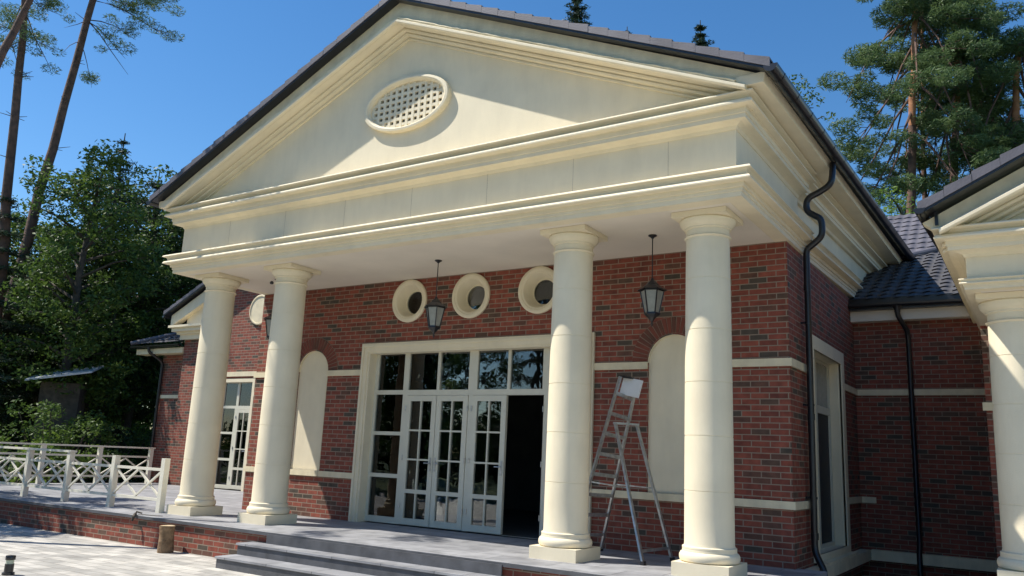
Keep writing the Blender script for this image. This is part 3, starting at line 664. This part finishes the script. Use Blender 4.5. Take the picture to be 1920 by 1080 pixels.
gutter(house, (LA-4.25, YL-.38, 5.27), (LA-4.25, 13, 5.27), .06)
# low section at the far left
YL2 = 6.38
box('low_wall', BR, (-16.05, YL2, -.6), (-14.452, YL2+.3, 4.12), house)
box('stone_band', STONE2, (-16.08, YL2-.035, 2.68), (-14.46, YL2-.002, 2.79), house)
box('eave_fascia', STONE2, (-16.95, YL2-.42, 4.10), (-14.47, YL2-.04, 4.27), house)
gutter(house, (-17.1, 5.85, 4.36), (-14.5, 5.85, 4.36), .065)
lr = tiled(house, (-17.1, 5.85, 4.42), (1, 0, 0), VS, 12, 8, lambda c: c.y-5.85 < (c.x+17.1) and c.x < -14.40)
mb = MB(); mb.tube([(-17.12, 5.83, 4.46), (-14.5, 8.45, 4.46+2.62*.445)], .075, 10); mb.build('ridge_cap', TILE2, lr)
mb = MB(); mb.tube(smooth_path([(-16.1, 5.85, 4.32), (-16.1, 5.85, 4.15), (-16.0, 6.1, 4.0), (-15.93, 6.3, 3.85), (-15.93, 6.3, 3.6)], 2)+[Vector((-15.93, 6.3, -.1))], .05, 12); mb.build('downpipe', BLACK, house, 50)

# ------------------------------------------------------------------ hanging lanterns
def lantern(x, y, label):
    L = empty('hanging_lantern', (x, y, 4.5), 0, label, 'lantern', 'black lanterns hanging from the porch ceiling')
    MB().lathe([(.062, -.0), (.062, -.012), (.03, -.03), (.012, -.05)], (0, 0, 0), 20).build('ceiling_rose', BLACK, L)
    MB().tube([(0, 0, -.04), (0, 0, -.66)], .008, 8).build('rod', BLACK, L)
    MB().lathe([(.018, -.63), (.03, -.66), (.05, -.68), (.085, -.715), (.10, -.735), (.205, -.80), (.215, -.812), (.205, -.815), (.17, -.81)], (0, 0, 0), 6, False, rot=.3).build('lamp_roof', BLACK, L)
    mb = MB(); a0, a1 = .168, .100; z0, z1 = -.815, -1.14
    for k in range(6):
        g = .3+PI/3*k; g2 = g+PI/3
        mb.bar((a0*math.cos(g), a0*math.sin(g), z0), (a1*math.cos(g), a1*math.sin(g), z1), .014, .014)
        for a, z in ((a0, z0-.005), (a1, z1)): mb.bar((a*math.cos(g), a*math.sin(g), z), (a*math.cos(g2), a*math.sin(g2), z), .014, .014)
    mb.build('cage', BLACK, L)
    mb = MB(); V = [(a*.96*math.cos(.3+PI/3*k), a*.96*math.sin(.3+PI/3*k), z) for a, z in ((a0, z0-.002), (a1, z1)) for k in range(6)]
    mb.add(V, [(k, (k+1) % 6, 6+(k+1) % 6, 6+k) for k in range(6)]); mb.build('lamp_glass', LGLASS, L)
    MB().lathe([(.112, -1.135), (.115, -1.155), (.06, -1.20), (.035, -1.23), (.02, -1.25), (.012, -1.27), (.022, -1.285), (.012, -1.30), (.003, -1.335)], (0, 0, 0), 6, False, rot=.3).build('finial', BLACK, L)
    return L
lantern(0.02, .55, 'black hexagonal lantern hanging in front of the round windows and glazed doors')
lantern(3.91, .55, 'black hexagonal lantern hanging between the two right columns near the brick arch')
lantern(-3.95, .55, 'black hexagonal lantern half hidden behind the second column from the left')
# ------------------------------------------------------------------ ladder
ld = empty('stepladder', (3.3, .8, 0), 0, 'dusty aluminium stepladder standing between the two right columns by the brick wall', 'ladder')
off = Vector((3.3, .8, 0)); A0, A1 = Vector((2.66, .62, 0))-off, Vector((3.35, .74, 2.50))-off; B0, B1 = Vector((2.82, 1.28, 0))-off, Vector((3.46, 1.06, 2.42))-off
C1, C0 = Vector((3.32, .66, 1.83))-off, Vector((3.95, .25, 0))-off; D1, D0 = Vector((3.48, 1.04, 1.83))-off, Vector((4.04, 1.02, 0))-off
for p, q, nme in ((A0, A1, 'rail'), (B0, B1, 'rail'), (C0, C1, 'support_leg'), (D0, D1, 'support_leg')):
    MB().bar(p, q, .028, .062, (0, 1, 0)).build(nme, ALU, ld)
for i in range(8):
    f = .10+i*.115; MB().bar(A0.lerp(A1, f), B0.lerp(B1, f), .03, .05 if i else .04).build('rung', ALU, ld)
MB().bar(C0.lerp(C1, .09), D0.lerp(D1, .09), .03, .035).build('cross_bar', ALU, ld)
MB().bar(C1+Vector((-.02, 0, 0)), D1+Vector((.02, 0, 0)), .05, .03).build('cross_bar', ALU, ld)
MB().bar(A0.lerp(A1, .40), C0.lerp(C1, .52), .008, .018).build('strut', ALU, ld)
MB().bar(B0.lerp(B1, .40), D0.lerp(D1, .52), .008, .018).build('strut', ALU, ld)
for p in (A0, B0, C0, D0): box('rubber_foot', BLACK, (p.x-.022, p.y-.04, 0), (p.x+.022, p.y+.04, .05), ld)
tb_ = MB().box((-.16, -.012, -.13), (.16, .012, .13)); tr = tb_.build('white_tray', WHITE, ld); tr.location = (.14, .12, 2.36); tr.rotation_euler = (math.radians(-8), math.radians(12), math.radians(-6))
tb_ = MB().box((-.12, -.04, 0), (.10, .04, .03)); tr2 = tb_.build('top_cap', BLACK, ld); tr2.location = (.07, .1, 2.49); tr2.rotation_euler = (0, math.radians(8), 0)
# ------------------------------------------------------------------ railings
def railing(name, p0, dirv, posts, zrails, h, label, handrail=None, zx=(.26, .75)):
    R = empty(name, p0, math.atan2(dirv[1], dirv[0]), label, 'railing')
    for t in posts: MB().box((t-.055, -.055, 0), (t+.055, .055, h)).build('post', WOODW, R)
    for a, c in zip(posts[:-1], posts[1:]):
        for z in zrails: MB().box((a+.056, -.025, z-.025), (c-.056, .025, z+.025)).build('rail', WOODW, R)
        mb = MB(); mid = (a+c)/2
        for u0_, u1_ in ((a+.056, mid-.0), (mid+.0, c-.056)):
            mb.bar((u0_, -.007, zx[0]), (u1_, -.007, zx[1]), .034, .034); mb.bar((u0_, .012, zx[1]), (u1_, .012, zx[0]), .034, .034)
        mb.build('cross_brace', WOODW, R)
    if handrail: MB().box((handrail[0], -.07, h+.002), (handrail[1], .07, h+.045)).build('handrail', WOODW, R)
    return R
railing('front_railing', (-5.42, -.38, 0), (-1, 0), [0, 1.6, 3.23, 4.85, 6.45, 8.05, 9.6], (.23, .775), .985, 'cream wooden railing with crossed braces along the front edge of the terrace', (3.15, 9.7))
railing('back_railing', (-14.95, 5.75, 0), (0, -1), [.1, 1.75, 3.4, 5.0, 6.3], (.22, .80), 1.05, 'cream wooden railing with crossed braces along the far left edge of the terrace', (-.0, 6.4))
# ------------------------------------------------------------------ small things
b = MB(); n = 18
pr_ = [(.125, 0), (.125, .05), (.112, .2), (.108, .33), (.12, .43)]
V = [((r*(1+.10*math.sin(3*2*PI*k/n+z*5)+.05*math.sin(7*2*PI*k/n)))*math.cos(2*PI*k/n), (r*(1+.10*math.sin(3*2*PI*k/n+z*5)))*math.sin(2*PI*k/n), z) for r, z in pr_ for k in range(n)]
Fs = [(i*n+k, i*n+(k+1) % n, (i+1)*n+(k+1) % n, (i+1)*n+k) for i in range(4) for k in range(n)]
stp = empty('tree_stump', (-3.93, -1.22, GZ), .4, 'short cut log with rough bark standing against the brick plinth', 'log')
b.add(V, Fs, True); b.build('bark', LOG, stp, 40)
b = MB(); b.add(V[-n:], [tuple(range(n))]); b.v = [(x, y, z-.004) for x, y, z in b.v]; b.build('cut_end', LOGE, stp)
bo = empty('bollard_light', (-3.08, -4.10, GZ), 0, 'short black bollard light with clear band on the paving at lower left', 'bollard')
MB().lathe([(.075, 0), (.075, .03), (.055, .035), (.055, .14)], (0, 0, 0), 24).build('post', BLACK, bo)
MB().lathe([(.048, .14), (.048, .19)], (0, 0, 0), 24).build('light_band', mat('clear_band', (.45, .5, .38), .15, .1, 10), bo)
MB().lathe([(.058, .19), (.06, .195), (.06, .235), (.056, .242)], (0, 0, 0), 24).build('cap', BLACK, bo)
tw = MB(); tw.tube([(-.16, .06, .01), (-.05, .0, .03), (.03, -.06, .02), (.05, -.10, -.02), (.04, -.11, -.09)], [.012, .02, .028, .03, .02], 7); tw.tube([(-.04, 0, .02), (.0, -.02, .06), (.1, .02, .04)], .014, 6); tw.tube([(.05, -.02, .02), (.3, .10, .012), (.5, .16, .015)], .006, 5)
o = tw.build('bent_twig', BARKD); o.location = (-5.15, YE+.03, .0); tag(o, 'dark knotty twig lying over the edge of the terrace by the railing end', 'twig')

# ------------------------------------------------------------------ vegetation
def quads(name, P, A, B, m_, parent):
    """P centres, A/B half-axes arrays -> one leaf mesh (rhombic leaves)"""
    n = len(P); V = np.empty((n, 4, 3), np.float32); V[:, 0] = P-A; V[:, 1] = P+B*.9; V[:, 2] = P+A; V[:, 3] = P-B*.9
    me = bpy.data.meshes.new(name); me.vertices.add(4*n); me.vertices.foreach_set('co', V.ravel()); me.loops.add(4*n); me.polygons.add(n)
    me.loops.foreach_set('vertex_index', np.arange(4*n, dtype=np.int32)); me.polygons.foreach_set('loop_start', np.arange(0, 4*n, 4, dtype=np.int32))
    me.materials.append(m_); me.update(calc_edges=True); o = bpy.data.objects.new(name, me); C.objects.link(o); o.parent = parent; return o
def unit(n):
    v = rs.normal(size=(n, 3)); return v/np.linalg.norm(v, axis=1)[:, None]
def leaves(name, cl, per, size, m_, parent, flat=.7, aspect=.5, droop=0.):
    """cl: list of (x,y,z,r) clumps"""
    Ps = []
    for x, y, z, r in cl:
        k = max(8, int(per*(r/.6)**2)); d = unit(k)*(r*rs.uniform(.35, 1, k)**.6)[:, None]; d[:, 2] *= flat
        Ps.append(d+np.array((x, y, z)))
    P = np.concatenate(Ps); n = len(P); a = unit(n); a[:, 2] *= .6; a /= np.linalg.norm(a, axis=1)[:, None]
    b_ = np.cross(a, unit(n)+np.array((0, 0, .8))); b_ /= np.linalg.norm(b_, axis=1)[:, None]
    s = size*rs.uniform(.6, 1.3, n)[:, None]
    return quads(name, P, a*s*.5, b_*s*.5*aspect, m_, parent)
def deciduous(loc, h, wd, label, m_=LEAF, size=.17, nb=26, per=150, base=.18, cat='tree', group='leafy trees at the left edge of the garden', lean=0):
    T = empty('leafy_tree', loc, 0, label, cat, group); tk = MB()
    pts = [Vector((lean*(i/6)**1.5+rnd.uniform(-.1, .1)*i/3, rnd.uniform(-.1, .1)*i/3, h*.92*i/6)) for i in range(7)]
    r_ = h*.016; tk.tube(pts, [r_*(1-.8*i/6)+.02 for i in range(7)], 8); cl = []
    for i in range(nb):
        f = base+(1-base)*((i+.5)/nb); j = min(5, int(f*6)); p = pts[j].lerp(pts[j+1], f*6-j) if f < 1 else pts[6]
        g = i*2.4+rnd.uniform(-.4, .4); e = wd*math.sin(PI*min(1, (f-base*.6)/(1.12-base*.6)))**.7*rnd.uniform(.7, 1.05)
        q = p+Vector((math.cos(g)*e, math.sin(g)*e, e*.35)); mid = p.lerp(q, .5)+Vector((0, 0, e*.08))
        tk.tube([p, mid, q], [.05*h/10, .03*h/10, .012], 5)
        for t in (.45, .7, .9, 1.05):
            if rnd.random() < .85:
                c = p.lerp(q, t)+Vector((rnd.gauss(0, .3), rnd.gauss(0, .3), rnd.gauss(0, .25))); cl.append((*c, rnd.uniform(.45, .85)*wd/3.0))
    cl.append((*pts[6], .6)); tk.build('trunk', BARKD, T, 60)
    leaves('crown', cl, per, size, m_, T); return T
def conifer(loc, h, wd, label, group='conifers behind the house', m_=NEEDD, size=.30, per=60, base=.1):
    T = empty('spruce_tree', loc, 0, label, 'tree', group); tk = MB(); tk.tube([(0, 0, 0), (0, 0, h)], [h*.014, .02], 8); cl = []
    lv = int(h*1.15)
    for i in range(lv):
        f = base+(1-base)*i/lv; z = h*f; e = wd*(1-f)**.62+.08
        for k in range(6):
            g = i*1.1+k*PI/3+rnd.uniform(-.3, .3); L = e*rnd.uniform(.7, 1.1); q = Vector((math.cos(g)*L, math.sin(g)*L, z-L*.12))
            tk.tube([(0, 0, z), q], [.025, .008], 4, False)
            for t in np.arange(.25, 1.01, max(.2, .35/max(L, .3))): cl.append((q.x*t, q.y*t, z-L*.12*t, .12+.10*L*(1.1-t)+.06))
    tk.build('trunk', BARKD, T, 60); leaves('crown', cl, per*4, size*.8, m_, T, .45, .22); return T
def pine(name, path, rad, limbs, label, group, bark=BARK, m_=NEED, size=.22, per=230, top_clumps=0, stubs=True, crown_r=(.5, .9), bark_top=None):
    """path: world points of the trunk; limbs: list of (fraction, end world point, clump count, clump spread)"""
    o_ = Vector(path[0]); T = empty(name, o_, 0, label, 'tree', group); P = [Vector(p)-o_ for p in path]; tk = MB()
    n = len(P); Pp = []; N = 16
    for i in range(N+1):
        f = i/N*(n-1); j = min(n-2, int(f)); Pp.append(P[j].lerp(P[j+1], f-j)+Vector((rnd.uniform(-.05, .05), rnd.uniform(-.05, .05), 0)))
    rd = [rad*(1-.72*i/N) for i in range(N+1)]; k0 = 7 if bark_top else N
    tk.tube(Pp[:k0+1], rd[:k0+1], 10); tk2 = MB()
    if bark_top: tk2.tube(Pp[k0:], rd[k0:], 10)
    cl = []; lb = MB()
    for f, q, c_, sp in limbs:
        j = min(N-1, int(f*N)); p = Pp[j].lerp(Pp[j+1], f*N-j); q = Vector(q)-o_; L = (q-p).length
        mid = p.lerp(q, .5)+Vector((rnd.uniform(-.06, .06)*L, rnd.uniform(-.06, .06)*L, rnd.uniform(-.02, .10)*L))
        r_ = max(.014, .009*L+.006); lb.tube([p, p.lerp(mid, .5)+Vector((0, 0, .03*L)), mid, mid.lerp(q, .6), q], [r_, r_*.85, r_*.65, r_*.4, r_*.2], 6)
        for _ in range(c_):
            t = 1-abs(rnd.gauss(0, .28)); t = max(.25, t); c = (p.lerp(mid, t*2) if t < .5 else mid.lerp(q, t*2-1))+Vector((rnd.gauss(0, sp), rnd.gauss(0, sp), rnd.gauss(0, sp*.45)+.1))
            cl.append((*c, rnd.uniform(*crown_r)))
            lb.tube([mid.lerp(q, max(0, t*1.2-.6)), c], [.016, .006], 4, False)
    if stubs:
        for i in range(16):
            f = rnd.uniform(.2, .75); j = int(f*N); p = Pp[j]; g = rnd.uniform(0, 2*PI); L = rnd.uniform(.25, .6); lb.tube([p, p+Vector((math.cos(g)*L, math.sin(g)*L, rnd.uniform(-.05, .2)))], [.02, .008], 5)
    if bark_top:
        tk.build('trunk', bark, T, 60); tk2.build('upper_trunk', bark_top, T, 60); lb.build('limbs', BARK, T, 60)
    else: tk.add(lb.v, lb.f, True); tk.build('trunk', bark, T, 60)
    if cl: leaves('crown', cl, per*1.3, size*1.15, m_, T, .5, .18)
    return T
def gnd(p): return Vector((p.x, p.y, GZ))
def auto_limbs(path, n, f0, f1, Lm, c_, sp, rise=.1, asym=None):
    P = [Vector(p) for p in path]; out = []
    for i in range(n):
        f = f0+(f1-f0)*(i+rnd.random()*.6)/n; k = f*(len(P)-1); j = min(len(P)-2, int(k)); p = P[j].lerp(P[j+1], k-j)
        g = i*2.399+rnd.uniform(-.5, .5); L = Lm*(1-.75*((f-f0)/(1.02-f0))**1.6)*rnd.uniform(.7, 1.1)
        out.append((f, p+Vector((math.cos(g)*L, math.sin(g)*L, L*rise)), c_, sp))
    return out
# --- left pines (tall, bare trunks, crowns at the top of the picture)
a = at(60, 420, 36); b_ = at(178, -10, 36); dr = (b_-a)/(b_.z-a.z)
base = a+dr*(GZ-a.z); top = b_+dr*8
def P2(px, py, D): return at(px, py, D)
def frac(path0, path1, pt): return min(.98, max(.02, (pt.z-path0.z)/(path1.z-path0.z)))
lim = []
for (sx, sy), (ex, ey), c_, sp in (((150, 88), (240, 140), 0, 0), ((158, 90), (255, 75), 5, .7), ((165, 45), (272, 18), 8, .55), ((172, 20), (325, 8), 7, .55), ((160, 50), (312, 70), 3, .2), ((148, 132), (172, 165), 4, .22),
        ((146, 92), (120, 52), 0, 0), ((138, 125), (115, 102), 0, 0), ((150, 90), (235, 110), 5, .45), ((180, 10), (290, -25), 9, .7), ((185, -20), (110, -60), 9, .7), ((190, -40), (330, -70), 9, .6), ((162, 30), (150, 0), 1, .2)):
    s_ = P2(sx, sy, 36); lim.append((frac(base, top, s_), P2(ex, ey, 36+rnd.uniform(-1.1, 1.1)), c_, sp))
lim += auto_limbs([base, top], 14, .78, 1.0, 2.6, 6, .7)
pine('pine_tree', [base, a, b_, top], .25, lim, 'tall pine with a dark bare trunk leaning right, nearest the gable at left', 'tall bare-trunked pines at the left', crown_r=(.25, .5), per=300, size=.14)
a = at(8, 430, 34); b_ = at(48, 20, 34); dr = (b_-a)/(b_.z-a.z); base = a+dr*(GZ-a.z); top = b_+dr*7
lim = []
for (sx, sy), (ex, ey), c_, sp in (((42, 75), (88, 115), 6, .42), ((45, 40), (90, 30), 7, .45), ((45, 50), (15, 95), 7, .7), ((40, 90), (5, 60), 8, .7), ((46, 20), (70, 5), 5, .45), ((30, 130), (-20, 100), 6, .55)):
    s_ = P2(sx, sy, 34); lim.append((frac(base, top, s_), P2(ex, ey, 34+rnd.uniform(-1.1, 1.1)), c_, sp))
lim += auto_limbs([base, top], 10, .82, 1.0, 2.2, 6, .7)
pine('pine_tree', [base, a, b_, top], .23, lim, 'tall pine with a straight bare trunk at the left edge of the picture', 'tall bare-trunked pines at the left', crown_r=(.25, .5), per=300, size=.14)
a = at(-5, 125, 18); b_ = at(52, 0, 18); base = Vector((a.x-1.5, a.y-1.0, GZ)); top = b_+(b_-a)*1.2
pine('pine_tree', [base, a.lerp(base, .45), a, b_, top], .13, auto_limbs([a, b_, top], 4, .9, 1.0, 1.6, 4, .55), 'thin pale pine trunk slanting across the top left corner', 'tall bare-trunked pines at the left', crown_r=(.2, .55), stubs=False)
# --- right pines behind the house
def rpine(px0, py0, px1, py1, D, toph, label, n=26, Lm=4.2, f0=.38, rad=.2, **k):
    a = at(px0, py0, D); b_ = at(px1, py1, D); dr = (b_-a)/(b_.z-a.z); base = a+dr*(GZ-a.z); top = b_+dr*toph
    pine('pine_tree', [base, a, b_, top], rad, auto_limbs([base, top], n, f0, .99, Lm, k.pop('c', 6), k.pop('sp', .5), .3), label, 'tall pines behind the house at the right', bark_top=BARKO, crown_r=(.4, .68), per=k.pop('per', 330), size=.2, stubs=False, **k)
rpine(1708, 330, 1714, 40, 33, 2.2, 'tall orange-barked pine with the widest crown, leftmost of those behind the right roofs', 26, 3.3, .42, c=5)
rpine(1732, 330, 1728, 40, 36, 1.0, 'slim pine standing just behind the leftmost of the right pines', 12, 1.8, .5, .13, c=3)
rpine(1790, 300, 1798, 30, 34, 1.2, 'tall pine in the middle of those behind the right roofs', 20, 2.3, .45, .19, c=5)
rpine(1905, 300, 1908, 80, 35, .2, 'dark pine at the right edge of the picture behind the wing roof', 20, 3.0, .38, .2, c=5)
rpine(1850, 330, 1858, 200, 40, .6, 'lower dark pine between the middle and right-edge pines', 18, 2.8, .3, .16)
p = at(1695, 420, 27); deciduous((p.x, p.y, GZ), p.z+1.35-GZ, 1.6, 'pale green young tree low beside the pines above the right roof', LEAFL, .13, 16, 130, .5, group='trees behind the house')
# --- tree tops showing above the main roof
for px, ytop, ybot, D, wd, lb_ in ((1083, -28, 60, 34, 2.1, 'spruce top rising over the main roof slope, highest of the small ones'), (1313, 38, 95, 36, 2.2, 'pointed spruce top behind the right half of the main roof'), (1176, 50, 70, 38, 1.2, 'tiny treetop barely showing over the roof between two spruce tops')):
    p = at(px, ytop, D); conifer((p.x, p.y, GZ), p.z-GZ, wd*1.4, lb_, base=.55, per=70)
for px, ytop, D, lb_ in ((1425, 92, 34, 'leafy treetop just above the right end of the main roof'), (1476, 125, 33, 'pale leafy treetop behind the gutter at the roof corner')):
    p = at(px, ytop, D); deciduous((p.x, p.y, GZ), p.z-GZ, 1.8, lb_, LEAF, .16, 18, 120, .6, group='trees behind the house')
# --- left deciduous mass
for px, ytop, D, wd, m_, nb, lb_ in (
    (185, 290, 33, 3.0, LEAF, 40, 'tall light green leafy tree in front of the dark ones at left'),
    (300, 345, 38, 3.6, LEAFD, 34, 'dark leafy tree beside the left eave of the gable'),
    (85, 400, 42, 3.8, LEAF, 34, 'mid green leafy tree below the leaning pine'),
    (0, 470, 41, 3.6, LEAFD, 30, 'dark leafy tree at the left edge under the straight pine'),
    (240, 430, 36, 3.0, LEAF, 30, 'bushy mid green tree close behind the low tiled roof'),
    (40, 560, 37, 3.0, LEAFD, 28, 'low dark tree above the far railing at left'),
    (150, 520, 40, 3.8, LEAFD, 30, 'dark tree deep in the garden behind the light green one'),
    (350, 420, 42, 3.8, LEAFD, 30, 'dark tree behind the left wing roof'),
    (395, 480, 46, 4.0, LEAFD, 28, 'farthest dark tree showing under the porch cornice')):
    p = at(px, ytop, D); deciduous((p.x, p.y, GZ), p.z-GZ, wd, lb_, m_, .18, nb, 130, .27)
p = at(235, 250, 37)
conifer((p.x, p.y, GZ), p.z-GZ, 2.2, 'thin broken-topped spruce standing above the leafy trees at left', 'conifers at the left', per=26, base=.55)
p = at(300, 318, 40)
conifer((p.x, p.y, GZ), p.z-GZ, 4.2, 'broad dark spruce close behind the left eave of the gable', 'conifers at the left', per=60, base=.1)
p = at(125, 400, 36)
conifer((p.x, p.y, GZ), p.z-GZ, 3.6, 'dark spruce standing among the leafy trees above the shed', 'conifers at the left', per=60, base=.1)
p = at(20, 345, 34); conifer((p.x, p.y, GZ), p.z-GZ, 2.6, 'spruce showing between the two tall pine trunks at left', 'conifers at the left', per=40, base=.3)
# bushes
def bush(loc, h, wd, label, m_, nme='bush'):
    T = empty(nme, loc, 0, label, 'bush', 'bushes behind the terrace at left'); tk = MB(); cl = []
    for i in range(22):
        g = rnd.uniform(0, 2*PI); e = wd*math.sqrt(rnd.random()); z = h*(.15+.8*rnd.random()*(1-.5*e/wd)); q = Vector((math.cos(g)*e, math.sin(g)*e, z))
        tk.tube([(q.x*.2, q.y*.2, 0), q], [.025, .01], 4, False); cl.append((*q, rnd.uniform(.35, .55)))
    tk.build('stems', BARKD, T); leaves('foliage', cl, 190, .14, m_, T); return T
for i, (px, D, h, wd, m_, lb_) in enumerate(((105, 29.6, 4.1, 1.8, LEAF, 'tall green bush hiding the wall of the garden shed'), (20, 29, 2.6, 1.9, LEAF, 'green bush at the far left behind the railing'), (100, 30.5, 2.5, 1.9, LEAFL, 'light green sunlit bush behind the railing, second from left'), (160, 32, 3.1, 2.0, LEAF, 'leafy green bush in the middle behind the railing'),
        (215, 34, 3.2, 2.0, LEAFD, 'dark bush behind the railing near the brick wing'), (268, 36, 4.6, 2.0, LEAFL, 'yellow green bush beside the black downpipe of the low wing'))):
    p = at(px, 850, D); bush((p.x, p.y, GZ), h, wd, lb_, m_)
# pale roof glimpsed through the trees
hp = at(112, 692, 31.5); sh = empty('garden_shed', (hp.x, hp.y, GZ), math.radians(48), 'small shed with a pale metal roof glimpsed between the trees at left', 'shed')
hz = hp.z-GZ
MB().box((-.62, .45, 0), (.62, 1.4, hz-.42)).build('wall', BARKD, sh)
MB().add([(-1.0, 0, hz-.40), (1.0, 0, hz-.0), (1.0, 1.7, hz+.35), (-1.0, 1.7, hz-.05), (-1.0, 0, hz-.46), (1.0, 0, hz-.06), (1.0, 1.7, hz+.29), (-1.0, 1.7, hz-.11)], [(0, 1, 2, 3), (7, 6, 5, 4), (0, 4, 5, 1), (1, 5, 6, 2), (2, 6, 7, 3), (3, 7, 4, 0)]).build('roof', METALR, sh)
# far wood closing the horizon
def wood(name, pts, h, label):
    cl = []
    for x, y in pts:
        for _ in range(9): cl.append((x+rnd.gauss(0, 2), y+rnd.gauss(0, 2), GZ+h*rnd.random()**.8, rnd.uniform(1.0, 1.9)))
    o = leaves(name, cl, 60, .5, LEAFD, None); tag(o, label, 'wood', kind='stuff')
wood('far_wood', [(-52+i*2.0+rnd.uniform(-1, 1), 14+abs(i-14)*.2+rnd.uniform(0, 9)) for i in range(22)]+[(-55+rnd.uniform(0, 12), -14+i*1.5) for i in range(22)], 8, 'dense dark wood beyond the garden trees at left')
# --- trees of the forest in front of the house (seen in the windows, and casting the dappled shade)
proto = deciduous((-19, -19, GZ), 13, 3.2, 'leafy tree facing the porch, mirrored in the windows', LEAF, .24, 30, 110, .2, group='trees across the yard from the porch')
proto2 = conifer((-12, -21, GZ), 17, 3.2, 'dark spruce facing the porch, mirrored in the windows', 'trees across the yard from the porch', per=24)
for i, (x, y, s, k) in enumerate(((-26, -17, 1.1, 0), (-5, -22, 1.0, 1), (1, -24, .9, 0), (-15.5, -26, 1.1, 1), (-9, -28, 1.2, 0), (-22, -24, 1.2, 1), (6, -27, 1.0, 1), (-2, -30, 1.1, 0), (-28, -30, 1.2, 0), (14, -25, 1.0, 0), (-14, -17.5, .7, 0))):
    o = copy_tree(proto if k == 0 else proto2); o.location = (x, y, GZ); o.scale = (s, s, s); o.rotation_euler.z = i*1.3
    o['label'] = 'leafy tree facing the porch, mirrored in the windows' if k == 0 else 'dark spruce facing the porch, mirrored in the windows'
for (x, y, s, lb_) in ((-13.6, -3.6, .74, 'leafy tree nearest the yard whose shade dapples the terrace plinth'),):
    o = copy_tree(proto); o.location = (x, y, GZ); o.scale = (s, s, s); o['label'] = lb_; o['group'] = 'trees shading the left of the terrace'
wood('reflection_block_wood', [(-62+i*2.2+rnd.uniform(-1, 1), -36-rnd.uniform(0, 5)) for i in range(44)], 3.5, 'unseen wood added across the yard to block the low sky in reflections')  # out-of-view foliage added to keep the low sky out of the glass
